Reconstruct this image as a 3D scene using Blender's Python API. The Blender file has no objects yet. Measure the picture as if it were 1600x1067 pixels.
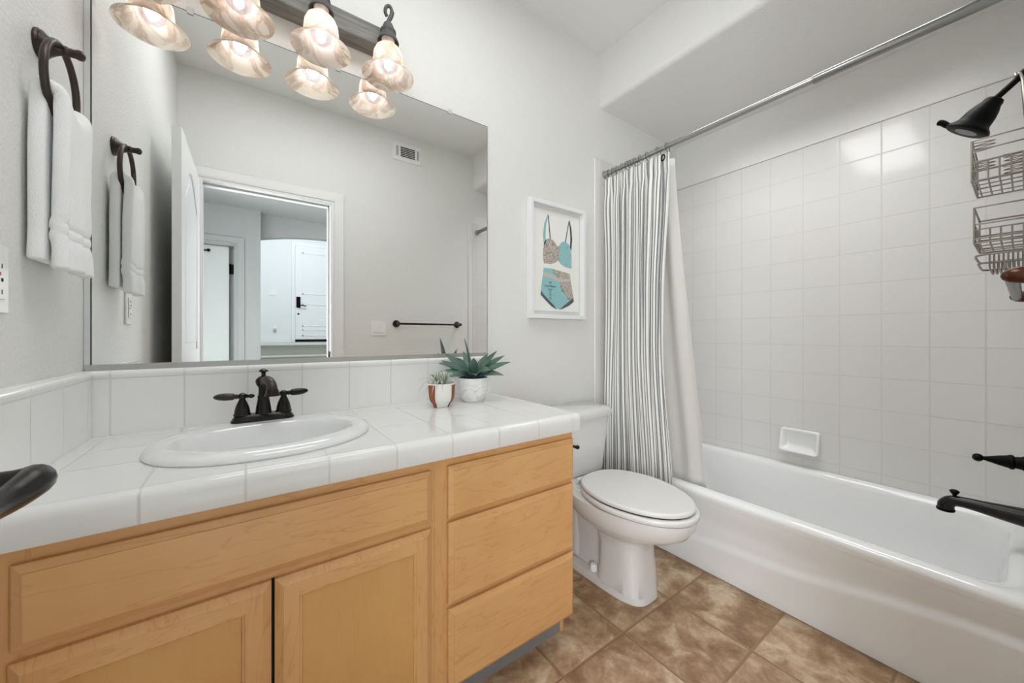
import bpy, bmesh, math, random
from mathutils import Vector, Matrix
R = math.radians
PI = math.pi
random.seed(7)
sc = bpy.context.scene
COL = sc.collection

# ------------------------------------------------------------------ camera
cd = bpy.data.cameras.new('camera')
cam = bpy.data.objects.new('camera', cd)
COL.objects.link(cam)
cam.location = (.362, -1.455, 1.08)
YAW = math.atan(407.5/572)
cam.rotation_euler = (R(90), 0, -YAW)
cd.sensor_width = 36
cd.lens = 36*572/1600
cd.shift_y = -10/1600
cd.clip_start = .01
sc.camera = cam
# ------------------------------------------------------------------ world, exposure
w = bpy.data.worlds.new('world'); sc.world = w
w.use_nodes = True
w.node_tree.nodes['Background'].inputs[0].default_value = (.75, .85, 1, 1)
w.node_tree.nodes['Background'].inputs[1].default_value = .6
sc.view_settings.view_transform = 'Standard'
sc.view_settings.look = 'None'
sc.view_settings.gamma = 1
sc.view_settings.use_curve_mapping = False
sc.cycles.diffuse_bounces = 8
sc.cycles.max_bounces = 14
sc.view_settings.exposure = 0.76

# ------------------------------------------------------------------ area lights: unseen fills added to bathroom and hall, plus entry daylight
def area(name, loc, rot, sx, sy, power, col=(1, 1, 1), spread=180):
    d = bpy.data.lights.new(name, 'AREA'); d.shape = 'RECTANGLE'
    d.size = sx; d.size_y = sy; d.energy = power; d.color = col; d.spread = R(spread)
    o = bpy.data.objects.new(name, d); COL.objects.link(o)
    o.location = loc; o.rotation_euler = rot
    return o
area('bathroom_overhead_fill', (.72, -.72, 2.70), (0, 0, 0), 1.1, .42, 6.0, (.98, .99, 1))  # added overhead fill out of view, not a fixture of the room
area('tub_overhead_fill', (2.40, -.85, 2.40), (0, 0, 0), .5, 1.0, 3.6, (.985, .99, 1), 112)  # added fill under the soffit to brighten the tub, no fixture modelled
area('hall_daylight_fill', (-.62, -2.5, 1.15), (R(90), 0, R(-40)), 1.1, 1.5, 34, (.95, .98, 1))  # unseen panel standing in for hall daylight, placed to brighten drawers and toilet
area('hall_side_fill', (-.85, -2.08, 1.05), (R(84), 0, R(-62)), .8, 1.5, 26, (.96, .985, 1))  # extra unseen panel added to brighten the tub apron and tiled wall
area('hall_right_fill', (1.7, -2.45, 1.0), (R(78), 0, R(34)), 1.5, 1.3, 15, (.95, .98, 1))  # added panel out of view, fills the left part of the bathroom
area('hall_header_fill', (1.75, -2.95, 2.42), (0, 0, 0), .6, .6, 4, (.94, .97, 1))  # added fill that lifts the header above the arch
area('entry_daylight', (.9, -5.6, 4.1), (R(-12), 0, 0), 2.4, 1.8, 85, (.88, .95, 1))

# ------------------------------------------------------------------ node helpers
def newmat(name):
    m = bpy.data.materials.new(name); m.use_nodes = True
    nt = m.node_tree
    return m, nt, nt.nodes['Principled BSDF']
def srgb(r, g, b):
    f = lambda c: ((c/255+.055)/1.055)**2.4 if c > 10 else c/255/12.92
    return (f(r), f(g), f(b), 1)
def N(nt, typ, **kw):
    n = nt.nodes.new(typ)
    for k, v in kw.items(): setattr(n, k, v)
    return n
def math_(nt, op, a, b=None, c=None):
    n = N(nt, 'ShaderNodeMath', operation=op)
    for i, v in enumerate((a, b, c)):
        if v is None: continue
        if isinstance(v, (int, float)): n.inputs[i].default_value = v
        else: nt.links.new(v, n.inputs[i])
    return n.outputs[0]
def mixc(nt, fac, a, b):
    n = N(nt, 'ShaderNodeMix', data_type='RGBA')
    for s, v in ((n.inputs[0], fac), (n.inputs[6], a), (n.inputs[7], b)):
        if isinstance(v, (int, float)): s.default_value = v
        elif isinstance(v, tuple): s.default_value = v
        else: nt.links.new(v, s)
    return n.outputs[2]
def noise(nt, vec, scale, detail=3, rough=.5, dist=0):
    n = N(nt, 'ShaderNodeTexNoise')
    n.inputs['Scale'].default_value = scale; n.inputs['Detail'].default_value = detail
    n.inputs['Roughness'].default_value = rough; n.inputs['Distortion'].default_value = dist
    if vec is not None: nt.links.new(vec, n.inputs['Vector'])
    return n.outputs['Fac']
def pos(nt): return N(nt, 'ShaderNodeNewGeometry').outputs['Position']
def mapping(nt, vec, scale=(1, 1, 1), loc=(0, 0, 0), rot=(0, 0, 0)):
    n = N(nt, 'ShaderNodeMapping')
    n.inputs['Scale'].default_value = scale; n.inputs['Location'].default_value = loc; n.inputs['Rotation'].default_value = rot
    nt.links.new(vec, n.inputs['Vector']); return n.outputs[0]
def ramp(nt, fac, stops):
    n = N(nt, 'ShaderNodeValToRGB')
    e = n.color_ramp.elements
    while len(e) < len(stops): e.new(.5)
    for i, (p, c) in enumerate(stops):
        e[i].position = p; e[i].color = c if len(c) == 4 else (*c, 1)
    nt.links.new(fac, n.inputs[0]); return n.outputs[0]
def bump(nt, h, strength, dist, b, prev=None):
    n = N(nt, 'ShaderNodeBump'); n.inputs['Strength'].default_value = strength; n.inputs['Distance'].default_value = dist
    nt.links.new(h, n.inputs['Height'])
    if prev is not None: nt.links.new(prev, n.inputs['Normal'])
    nt.links.new(n.outputs[0], b.inputs['Normal']); return n.outputs[0]

def simple(name, col, rough=.5, metal=0, spec=.5, coat=0, sheen=0):
    m, nt, b = newmat(name)
    b.inputs['Base Color'].default_value = col; b.inputs['Roughness'].default_value = rough
    b.inputs['Metallic'].default_value = metal; b.inputs['Specular IOR Level'].default_value = spec
    b.inputs['Coat Weight'].default_value = coat; b.inputs['Sheen Weight'].default_value = sheen
    return m
def wallpaint(name, col, strength=.25, scale=110):
    m, nt, b = newmat(name)
    b.inputs['Base Color'].default_value = col; b.inputs['Roughness'].default_value = .55
    p = pos(nt)
    h = noise(nt, p, scale, 2, .5)
    bump(nt, h, strength, .004, b)
    return m
def grid_mask(nt, lines, width):
    """lines: list of (axis, offset, pitch); mask 1 in the grout, plus a soft height profile and a cell id vector"""
    sep = N(nt, 'ShaderNodeSeparateXYZ'); nt.links.new(pos(nt), sep.inputs[0])
    mk = None; cells = []
    for ax, off, pitch, *lim in lines:
        v = math_(nt, 'DIVIDE', math_(nt, 'SUBTRACT', sep.outputs[ax], off), pitch)
        d = math_(nt, 'MULTIPLY', math_(nt, 'PINGPONG', v, .5), pitch)
        s = N(nt, 'ShaderNodeMapRange', interpolation_type='SMOOTHSTEP')
        nt.links.new(d, s.inputs[0]); s.inputs[1].default_value = width*.35; s.inputs[2].default_value = width
        s.inputs[3].default_value = 1; s.inputs[4].default_value = 0; last_mr = s
        if lim: s = N(nt, 'ShaderNodeMath', operation='MULTIPLY'); nt.links.new(last_mr.outputs[0], s.inputs[0]); nt.links.new(math_(nt, 'GREATER_THAN', sep.outputs[ax], lim[0]), s.inputs[1])
        mk = s.outputs[0] if mk is None else math_(nt, 'MAXIMUM', mk, s.outputs[0])
        cells.append(math_(nt, 'FLOOR', v))
    cv = N(nt, 'ShaderNodeCombineXYZ')
    for i, c in enumerate(cells): nt.links.new(c, cv.inputs[i])
    return mk, cv.outputs[0]
def glazed_tile(name, lines, width, tile, grout, rough=.1):
    m, nt, b = newmat(name)
    mk, cell = grid_mask(nt, lines, width)
    wn = N(nt, 'ShaderNodeTexWhiteNoise', noise_dimensions='3D'); nt.links.new(cell, wn.inputs['Vector'])
    c1 = mixc(nt, math_(nt, 'MULTIPLY', wn.outputs['Value'], .12), tile, grout)
    nt.links.new(mixc(nt, mk, c1, grout), b.inputs['Base Color'])
    nt.links.new(math_(nt, 'ADD', rough, math_(nt, 'MULTIPLY', mk, .25)), b.inputs['Roughness'])
    h = math_(nt, 'SUBTRACT', math_(nt, 'MULTIPLY', noise(nt, pos(nt), 14, 1), .55), mk)
    bump(nt, h, .17, .002, b)
    return m

WHITE = srgb(226, 226, 224)
M_wall = wallpaint('wall_paint', srgb(226, 226, 223), .5)
M_ceil = wallpaint('ceiling_paint', srgb(232, 232, 230), .15)
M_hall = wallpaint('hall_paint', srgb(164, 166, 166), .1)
M_entry = wallpaint('entry_paint', srgb(228, 230, 230), .1)
M_trim = simple('trim_paint', srgb(235, 235, 235), .3)
M_door = simple('door_paint', srgb(233, 235, 236), .35)
TILE = srgb(218, 217, 215); GROUT = srgb(206, 203, 200)
M_tile_tub = glazed_tile('surround_tile_long', [(1, -.591, .1538), (2, 1.334, .1545)], .0035, TILE, GROUT)
M_tile_end = glazed_tile('surround_tile_end', [(0, 2.83, .1538), (2, 1.334, .1545)], .0035, TILE, GROUT)
M_bull = simple('bullnose_glaze', srgb(228, 225, 223), .12)
CT = srgb(228, 228, 227)
M_ct = glazed_tile('counter_tile', [(0, .2015, .1513), (1, -.345, .151, -.45)], .0032, CT, srgb(210, 208, 206), .09)
M_bs = glazed_tile('backsplash_tile', [(0, .2015, .1513), (2, .962, .9)], .0028, srgb(242, 242, 241), srgb(221, 220, 218), .1)
M_bsl = glazed_tile('side_splash_tile', [(1, -.345, .151), (2, .962, .9)], .0028, srgb(240, 240, 239), srgb(221, 220, 218), .1)
M_porc = simple('porcelain', srgb(232, 233, 233), .08, coat=.3)
M_porc2 = simple('toilet_porcelain', srgb(215, 215, 215), .1, coat=.3)
M_seat = simple('seat_plastic', srgb(216, 216, 214), .25)
M_tub = simple('tub_enamel', srgb(230, 231, 231), .1, coat=.3)
M_black = simple('black_metal', srgb(6, 6, 6), .5, 0, .1)
M_matteblk = simple('black_gap', (.004, .004, .004, 1), .9)
M_chrome = simple('brushed_steel', srgb(176, 178, 178), .28, 1)
M_chan = simple('channel_aluminium', srgb(188, 188, 186), .38, .6)
M_wire = simple('caddy_wire', srgb(150, 145, 135), .35, .9)
M_plast = simple('white_plastic', srgb(236, 236, 234), .3)
M_strip = simple('filler_strip_paint', srgb(205, 206, 206), .5)
M_mirror = simple('mirror_silver', (.925, .935, .93, 1), .0, 1)
M_liner = None

def bronze():
    m, nt, b = newmat('oil_rubbed_bronze')
    lw = N(nt, 'ShaderNodeLayerWeight'); lw.inputs[0].default_value = .35
    n = noise(nt, pos(nt), 40, 3)
    c = mixc(nt, math_(nt, 'MULTIPLY', n, .55), srgb(13, 13, 13), srgb(46, 37, 34))
    nt.links.new(c, b.inputs['Base Color'])
    b.inputs['Metallic'].default_value = .4; b.inputs['Roughness'].default_value = .27
    return m
M_bronze = bronze()
M_bronze_l = simple('worn_bronze', srgb(66, 57, 54), .38, .6)
M_copper = simple('copper_bronze', srgb(88, 54, 42), .25, .7)

def wood(name, horizontal=True, c0=srgb(206, 154, 99), c1=srgb(222, 175, 121), c2=srgb(178, 120, 66), fig=1.0):
    m, nt, b = newmat(name)
    p = pos(nt)
    st = (1.3, 6, 9) if horizontal else (9, 6, 1.3)
    v = mapping(nt, p, st)
    warp = noise(nt, v, 1.4, 4, .55, .6)
    rings = math_(nt, 'PINGPONG', math_(nt, 'MULTIPLY', warp, 9), .5)
    fine = noise(nt, mapping(nt, p, (6, 60, 240) if horizontal else (240, 60, 6)), 1, 3, .6)
    blot = noise(nt, mapping(nt, p, (4, 4, 7) if horizontal else (5, 4, 3)), 1, 3, .6)
    f = math_(nt, 'ADD', math_(nt, 'MULTIPLY', math_(nt, 'POWER', math_(nt, 'SUBTRACT', 1, math_(nt, 'MULTIPLY', rings, 2)), 9), .24*fig), math_(nt, 'MULTIPLY', fine, .2*fig))
    f = math_(nt, 'ADD', f, math_(nt, 'MULTIPLY', math_(nt, 'SUBTRACT', blot, .25), .55))
    c = ramp(nt, f, [(0.05, c1), (.42, c0), (.95, c2)])
    nt.links.new(c, b.inputs['Base Color'])
    b.inputs['Roughness'].default_value = .38
    bump(nt, fine, .06, .001, b)
    return m
M_wood_h = wood('maple_horizontal', True)
M_wood_v = wood('maple_vertical', False)
M_wood_p = wood('maple_panel', False, srgb(200, 150, 88), srgb(214, 166, 104), srgb(184, 130, 70), .3)
M_toe = simple('toe_kick_vinyl', srgb(128, 126, 126), .6)

def floor_mat():
    m, nt, b = newmat('floor_tile')
    mk, cell = grid_mask(nt, [(0, 1.758, .2955), (1, -.607, .3035)], .0062)
    wn = N(nt, 'ShaderNodeTexWhiteNoise', noise_dimensions='3D'); nt.links.new(cell, wn.inputs['Vector'])
    off = N(nt, 'ShaderNodeVectorMath', operation='MULTIPLY_ADD')
    nt.links.new(wn.outputs['Color'], off.inputs[0]); off.inputs[1].default_value = (7, 7, 7); nt.links.new(pos(nt), off.inputs[2])
    n1 = noise(nt, off.outputs[0], 7, 6, .62, .5)
    n2 = noise(nt, off.outputs[0], 28, 5, .7)
    f = math_(nt, 'ADD', math_(nt, 'MULTIPLY', n1, .75), math_(nt, 'MULTIPLY', n2, .3))
    f = math_(nt, 'ADD', f, math_(nt, 'MULTIPLY', math_(nt, 'SUBTRACT', wn.outputs['Value'], .5), .06))
    c = ramp(nt, f, [(.34, srgb(116, 86, 60)), (.46, srgb(146, 115, 85)), (.55, srgb(174, 146, 116)), (.65, srgb(202, 182, 158))])
    nt.links.new(mixc(nt, mk, c, srgb(140, 112, 84)), b.inputs['Base Color'])
    b.inputs['Roughness'].default_value = .45
    bump(nt, math_(nt, 'SUBTRACT', math_(nt, 'MULTIPLY', n2, .25), mk), .5, .003, b)
    return m
M_floor = floor_mat()
def carpet():
    m, nt, b = newmat('carpet')
    n = noise(nt, pos(nt), 160, 2)
    nt.links.new(mixc(nt, n, srgb(150, 150, 142), srgb(205, 205, 198)), b.inputs['Base Color'])
    b.inputs['Roughness'].default_value = 1
    bump(nt, n, .6, .01, b)
    return m
M_carpet = carpet()

def terry():
    m, nt, b = newmat('terry_cloth')
    b.inputs['Base Color'].default_value = srgb(240, 241, 242); b.inputs['Roughness'].default_value = .95
    b.inputs['Sheen Weight'].default_value = .3
    n = noise(nt, mapping(nt, pos(nt), (1, 1, .55)), 420, 2, .6)
    bump(nt, n, .55, .003, b)
    return m
M_terry = terry()
def stripes():
    m, nt, b = newmat('striped_ticking')
    uv = N(nt, 'ShaderNodeUVMap'); uv.uv_map = 'UVMap'
    sep = N(nt, 'ShaderNodeSeparateXYZ'); nt.links.new(uv.outputs[0], sep.inputs[0])
    v = math_(nt, 'FRACT', math_(nt, 'DIVIDE', sep.outputs[0], .0172))
    mk = math_(nt, 'LESS_THAN', math_(nt, 'ABSOLUTE', math_(nt, 'SUBTRACT', v, .5)), .2)
    thin = math_(nt, 'LESS_THAN', math_(nt, 'ABSOLUTE', math_(nt, 'SUBTRACT', math_(nt, 'ABSOLUTE', math_(nt, 'SUBTRACT', v, .5)), .285)), .025)
    mk2 = mk
    weave = noise(nt, pos(nt), 600, 1)
    dark = mixc(nt, weave, srgb(118, 120, 122), srgb(156, 158, 160))
    nt.links.new(mixc(nt, mk2, srgb(240, 239, 236), dark), b.inputs['Base Color'])
    b.inputs['Roughness'].default_value = .9
    b.inputs['Sheen Weight'].default_value = .1
    return m
M_stripe = stripes()
def liner_mat():
    m, nt, b = newmat('liner_fabric')
    b.inputs['Base Color'].default_value = srgb(232, 230, 227); b.inputs['Roughness'].default_value = .6
    tr = N(nt, 'ShaderNodeBsdfTranslucent'); tr.inputs[0].default_value = srgb(235, 233, 230)
    mx = N(nt, 'ShaderNodeMixShader'); mx.inputs[0].default_value = .3
    nt.links.new(b.outputs[0], mx.inputs[1]); nt.links.new(tr.outputs[0], mx.inputs[2])
    nt.links.new(mx.outputs[0], nt.nodes['Material Output'].inputs[0])
    return m
M_liner = liner_mat()
def alabaster():
    m, nt, b = newmat('alabaster_glass')
    p = pos(nt)
    n = noise(nt, p, 9, 4, .55, 1.6)
    vein = math_(nt, 'SUBTRACT', 1, math_(nt, 'MULTIPLY', math_(nt, 'ABSOLUTE', math_(nt, 'SUBTRACT', n, .5)), 13))
    vein = math_(nt, 'MAXIMUM', vein, 0)
    cl = noise(nt, p, 9, 3)
    col = mixc(nt, math_(nt, 'MULTIPLY', vein, math_(nt, 'MULTIPLY', cl, .75)), mixc(nt, cl, srgb(254, 252, 249), srgb(250, 241, 228)), srgb(180, 132, 96))
    nt.links.new(col, b.inputs['Base Color']); b.inputs['Roughness'].default_value = .25
    tr = N(nt, 'ShaderNodeBsdfTranslucent'); nt.links.new(col, tr.inputs[0])
    mx = N(nt, 'ShaderNodeMixShader'); mx.inputs[0].default_value = .62
    nt.links.new(b.outputs[0], mx.inputs[1]); nt.links.new(tr.outputs[0], mx.inputs[2])
    nt.links.new(mx.outputs[0], nt.nodes['Material Output'].inputs[0])
    return m
M_shade = alabaster()
def bulbglass():
    m, nt, b = newmat('bulb_glass')
    tr = N(nt, 'ShaderNodeBsdfTransparent'); tr.inputs[0].default_value = (.84, .84, .89, 1)
    b = N(nt, 'ShaderNodeBsdfGlossy'); b.inputs['Roughness'].default_value = .08; b.inputs['Color'].default_value = (.85, .85, .9, 1)
    mx = N(nt, 'ShaderNodeMixShader'); mx.inputs[0].default_value = .2
    nt.links.new(tr.outputs[0], mx.inputs[1]); nt.links.new(b.outputs[0], mx.inputs[2])
    nt.links.new(mx.outputs[0], nt.nodes['Material Output'].inputs[0])
    return m
M_bulb = bulbglass()
def emis(name, col, s):
    m, nt, b = newmat(name)
    b.inputs['Base Color'].default_value = (0, 0, 0, 1)
    b.inputs['Emission Color'].default_value = col; b.inputs['Emission Strength'].default_value = s
    return m
M_fil = emis('lit_filament', (1, .95, .9, 1), 14)
def bar_wood():
    m, nt, b = newmat('grey_driftwood_finish')
    n = noise(nt, mapping(nt, pos(nt), (6, 60, 60)), 1, 5, .65, .4)
    nt.links.new(ramp(nt, n, [(.3, srgb(84, 84, 80)), (.5, srgb(118, 117, 113)), (.72, srgb(144, 141, 134))]), b.inputs['Base Color'])
    b.inputs['Roughness'].default_value = .6
    bump(nt, n, .15, .002, b)
    return m
M_bar = bar_wood()
def iron():
    m, nt, b = newmat('grey_cast_iron')
    n = noise(nt, pos(nt), 90, 3)
    nt.links.new(mixc(nt, n, srgb(58, 59, 60), srgb(104, 104, 104)), b.inputs['Base Color'])
    b.inputs['Roughness'].default_value = .6; b.inputs['Metallic'].default_value = .3
    bump(nt, n, .3, .002, b)
    return m
M_iron = iron()
def leafmat():
    m, nt, b = newmat('agave_leaf')
    n = noise(nt, pos(nt), 35, 3)
    nt.links.new(mixc(nt, n, srgb(42, 76, 66), srgb(104, 132, 118)), b.inputs['Base Color'])
    b.inputs['Roughness'].default_value = .5
    return m
M_leaf = leafmat()
def bladem():
    m, nt, b = newmat('spider_leaf')
    uv = N(nt, 'ShaderNodeUVMap'); uv.uv_map = 'UVMap'
    sep = N(nt, 'ShaderNodeSeparateXYZ'); nt.links.new(uv.outputs[0], sep.inputs[0])
    f = math_(nt, 'LESS_THAN', math_(nt, 'ABSOLUTE', math_(nt, 'SUBTRACT', sep.outputs[0], .5)), .2)
    nt.links.new(mixc(nt, f, srgb(222, 224, 208), srgb(104, 126, 104)), b.inputs['Base Color'])
    b.inputs['Roughness'].default_value = .5
    return m
M_blade = bladem()
def marble():
    m, nt, b = newmat('white_marbled_ceramic')
    n = noise(nt, pos(nt), 14, 2, .5, .8)
    nt.links.new(ramp(nt, n, [(.35, srgb(226, 226, 225)), (.5, srgb(240, 240, 239)), (.56, srgb(212, 212, 212)), (.62, srgb(238, 238, 238))]), b.inputs['Base Color'])
    b.inputs['Roughness'].default_value = .3
    return m
M_marble = marble()
M_terra = simple('terracotta', srgb(150, 88, 62), .8)
M_soil = simple('potting_soil', srgb(38, 34, 30), 1)
M_potin = simple('blue_glaze_inside', srgb(60, 98, 128), .3)
M_paper = simple('art_paper', srgb(236, 236, 232), .7)
def mapprint():
    m, nt, b = newmat('printed_map')
    p = pos(nt)
    n = noise(nt, mapping(nt, p, (1, 1, 1), (.37, 0, .11)), 9, 4, .6, .4)
    n2 = noise(nt, p, 120, 4, .7, 1.2)
    land = ramp(nt, n2, [(.36, srgb(104, 96, 92)), (.47, srgb(178, 168, 160)), (.6, srgb(200, 190, 181))])
    sea = ramp(nt, n2, [(.3, srgb(120, 172, 176)), (.42, srgb(146, 192, 196))])
    sepx = N(nt, 'ShaderNodeSeparateXYZ'); nt.links.new(p, sepx.inputs[0])
    wig = math_(nt, 'MULTIPLY', math_(nt, 'SUBTRACT', noise(nt, p, 26, 4, .6), .5), .09)
    X, Z = sepx.outputs[0], sepx.outputs[2]
    coast = math_(nt, 'SUBTRACT', math_(nt, 'ADD', X, wig), math_(nt, 'MULTIPLY_ADD', Z, -.72, 2.675))
    cups = math_(nt, 'SUBTRACT', 1.692, math_(nt, 'ADD', X, wig))
    up = math_(nt, 'GREATER_THAN', Z, 1.435)
    d = math_(nt, 'ADD', math_(nt, 'MULTIPLY', up, cups), math_(nt, 'MULTIPLY', math_(nt, 'SUBTRACT', 1, up), coast))
    sel = math_(nt, 'GREATER_THAN', d, 0)
    line = math_(nt, 'LESS_THAN', math_(nt, 'ABSOLUTE', d), .0016)
    blot = math_(nt, 'GREATER_THAN', noise(nt, p, 44, 5, .7, 1.5), .63)
    line = math_(nt, 'MAXIMUM', line, math_(nt, 'MULTIPLY', blot, math_(nt, 'MAXIMUM', up, sel)))
    nt.links.new(mixc(nt, line, mixc(nt, sel, sea, land), srgb(78, 80, 82)), b.inputs['Base Color'])
    b.inputs['Roughness'].default_value = .7
    return m
M_map = mapprint()
M_trimink = simple('map_edge_grey', srgb(84, 92, 94), .8)
M_ink = simple('map_ink', srgb(52, 58, 60), .8)

# ------------------------------------------------------------------ mesh helpers
class MB:
    def __init__(s): s.v = []; s.f = []; s.uv = None
    def add(s, vs, fs):
        o = len(s.v); s.v += [tuple(v) for v in vs]; s.f += [tuple(i+o for i in f) for f in fs]; return s
    def box(s, x0, x1, y0, y1, z0, z1):
        return s.add([(x, y, z) for x in (x0, x1) for y in (y0, y1) for z in (z0, z1)],
                     [(0, 1, 3, 2), (4, 6, 7, 5), (0, 4, 5, 1), (2, 3, 7, 6), (0, 2, 6, 4), (1, 5, 7, 3)])
    def rings(s, rings, cap0=True, cap1=True, closed=False):
        n = len(rings[0]); vs = [p for r in rings for p in r]; fs = []
        m = len(rings)
        for i in range(m if closed else m-1):
            a = i*n; b = ((i+1) % m)*n
            for j in range(n):
                k = (j+1) % n
                fs.append((a+j, a+k, b+k, b+j))
        if not closed:
            if cap0: fs.append(tuple(range(n))[::-1])
            if cap1: fs.append(tuple(range((m-1)*n, m*n)))
        return s.add(vs, fs)
    def lathe(s, prof, o=(0, 0, 0), axis=(0, 0, 1), seg=28, cap0=True, cap1=True):
        ax = Vector(axis).normalized()
        u = ax.orthogonal().normalized() if abs(ax.z) < .999 else Vector((1, 0, 0))
        v = ax.cross(u); o = Vector(o)
        return s.rings([[o+ax*h+(u*math.cos(2*PI*j/seg)+v*math.sin(2*PI*j/seg))*max(r, 1e-5) for j in range(seg)] for r, h in prof], cap0, cap1)
    def tube(s, pts, rad, seg=10, closed=False, cap=True):
        pts = [Vector(p) for p in pts]; n = len(pts)
        if isinstance(rad, (int, float)): rad = [rad]*n
        rg = []; pu = None
        for i, p in enumerate(pts):
            if closed: t = pts[(i+1) % n]-pts[i-1]
            else: t = pts[min(i+1, n-1)]-pts[max(i-1, 0)]
            t.normalize()
            if pu is None: u = t.orthogonal().normalized()
            else:
                u = pu-t*pu.dot(t)
                u = u.normalized() if u.length > 1e-6 else t.orthogonal().normalized()
            pu = u; v = t.cross(u)
            rg.append([p+(u*math.cos(2*PI*j/seg)+v*math.sin(2*PI*j/seg))*rad[i] for j in range(seg)])
        return s.rings(rg, cap, cap, closed)
    def grid(s, fn, nu, nv, uv=None):
        vs = [fn(i/(nu-1), j/(nv-1)) for j in range(nv) for i in range(nu)]
        fs = [(j*nu+i, j*nu+i+1, (j+1)*nu+i+1, (j+1)*nu+i) for j in range(nv-1) for i in range(nu-1)]
        if uv:
            if s.uv is None: s.uv = {}
            o = len(s.v)
            for j in range(nv):
                for i in range(nu): s.uv[o+j*nu+i] = uv(i/(nu-1), j/(nv-1))
        return s.add(vs, fs)
    def prism(s, poly, axis, a, b):
        n = len(poly)
        def P(p, h):
            q = list(p); q.insert(axis, h); return tuple(q)
        return s.rings([[P(p, a) for p in poly], [P(p, b) for p in poly]])
    def build(s, name, mat, parent=None, loc=None, smooth=True, angle=38, bevel=0, seg=2, solid=0, sub=0, soff=0):
        if parent is not None: o0 = root_loc(parent)
        else: o0 = Vector(loc) if loc is not None else Vector((0, 0, 0))
        me = bpy.data.meshes.new(name)
        me.from_pydata([Vector(v)-o0 for v in s.v], [], s.f)
        bm = bmesh.new(); bm.from_mesh(me)
        if not s.uv and not solid: bmesh.ops.remove_doubles(bm, verts=bm.verts, dist=1e-6)
        bmesh.ops.recalc_face_normals(bm, faces=bm.faces)
        bm.to_mesh(me); bm.free()
        if s.uv:
            lay = me.uv_layers.new(name='UVMap')
            for l in me.loops: lay.data[l.index].uv = s.uv.get(l.vertex_index, (0, 0))
        for p in me.polygons: p.use_smooth = smooth
        if smooth and not sub: me.set_sharp_from_angle(angle=R(angle))
        me.materials.append(mat)
        o = bpy.data.objects.new(name, me); COL.objects.link(o)
        if parent is not None: o.parent = parent
        else: o.location = o0
        if solid:
            md = o.modifiers.new('solid', 'SOLIDIFY'); md.thickness = solid; md.offset = soff
        if bevel:
            md = o.modifiers.new('bevel', 'BEVEL'); md.width = bevel; md.segments = seg; md.limit_method = 'ANGLE'; md.angle_limit = R(40); md.harden_normals = False
        if sub:
            md = o.modifiers.new('sub', 'SUBSURF'); md.levels = sub; md.render_levels = sub
        return o
def root_loc(o):
    while o.parent is not None: o = o.parent
    return Vector(o.location)
def tag(o, label=None, cat=None, group=None, kind=None):
    if label: o['label'] = label
    if cat: o['category'] = cat
    if group: o['group'] = group
    if kind: o['kind'] = kind
    return o
def thing(name, loc, label, cat, group=None):
    o = bpy.data.objects.new(name, None); COL.objects.link(o); o.location = loc; o.empty_display_size = .05
    o.matrix_world = Matrix.Translation(Vector(loc))
    return tag(o, label, cat, group)
def struct(name, mb, mat, **kw):
    o = mb.build(name, mat, **kw); o['kind'] = 'structure'; return o
def arc(c, r, a0, a1, n, plane='xz', k=0):
    out = []
    for i in range(n):
        a = R(a0+(a1-a0)*i/(n-1)); p, q = r*math.cos(a), r*math.sin(a)
        out.append((c[0]+p, k, c[1]+q) if plane == 'xz' else (c[0]+p, c[1]+q, k) if plane == 'xy' else (k, c[0]+p, c[1]+q))
    return out
def smooth(a, b, x):
    t = max(0, min(1, (x-a)/(b-a))); return t*t*(3-2*t)
def spline(pts, n=8):
    pts = [Vector(p) for p in pts]; out = []
    P = [pts[0]*2-pts[1]]+pts+[pts[-1]*2-pts[-2]]
    for i in range(1, len(P)-2):
        for k in range(n):
            t = k/n; a, b, c, d = P[i-1:i+3]
            out.append(.5*((2*b)+(c-a)*t+(2*a-5*b+4*c-d)*t*t+(3*b-a-3*c+d)*t**3))
    out.append(pts[-1]); return out

# ================================================================== THE ROOM
XL, XR, YB, YF, ZC = 0, 2.84, 0, -1.52, 2.72
struct('floor', MB().box(-.15, 2.99, -1.64, .15, -.1, 0), M_floor, smooth=False)
struct('ceiling', MB().box(-.15, 2.99, -1.64, .15, ZC, ZC+.1), M_ceil, smooth=False)
struct('wall_left', MB().box(-.12, XL, -1.64, .12, 0, ZC), M_wall, smooth=False)
struct('wall_back', MB().box(XL, XR+.12, YB, .12, 0, ZC), M_wall, smooth=False)
struct('wall_right', MB().box(XR, XR+.12, -1.64, 0, 0, ZC), M_wall, smooth=False)
# front wall with the doorway
DX0, DX1, DZ = .112, .835, 2.04
mb = MB().box(XL, DX0-.015, -1.64, YF, 0, ZC).box(DX1+.015, XR, -1.64, YF, 0, ZC).box(DX0-.015, DX1+.015, -1.64, YF, DZ+.015, ZC)
struct('wall_front', mb, M_wall, smooth=False)
# soffit over the tub with a soft rounded lower edge
sp = [(XR, ZC), (2.03, ZC), (2.03, 2.44)]+[(2.03+.028*(1-math.cos(R(a))), 2.44-.028*math.sin(R(a))) for a in range(10, 91, 10)]+[(XR, 2.412)]
mb = MB().rings([[(x, YB, z) for x, z in sp], [(x, YF, z) for x, z in sp]])
struct('wall_soffit', mb, M_wall)
# tile surround
struct('wall_surround_right', MB().box(2.83, XR, YF+.011, -.011, .33, 2.107), M_tile_tub, bevel=.003)
struct('wall_surround_back', MB().box(2.02, XR, -.011, YB, 0, 2.107), M_tile_end, bevel=.003)
struct('wall_surround_front', MB().box(2.02, XR, YF, YF+.011, 0, 2.107), M_tile_end, bevel=.003)
struct('trim_1', MB().box(1.976, 2.0195, -.013, YB, 0, 2.107), M_bull, bevel=.006, seg=3)
struct('trim_2', MB().box(1.976, 2.0195, YF, YF+.013, 0, 2.107), M_bull, bevel=.006, seg=3)
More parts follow.
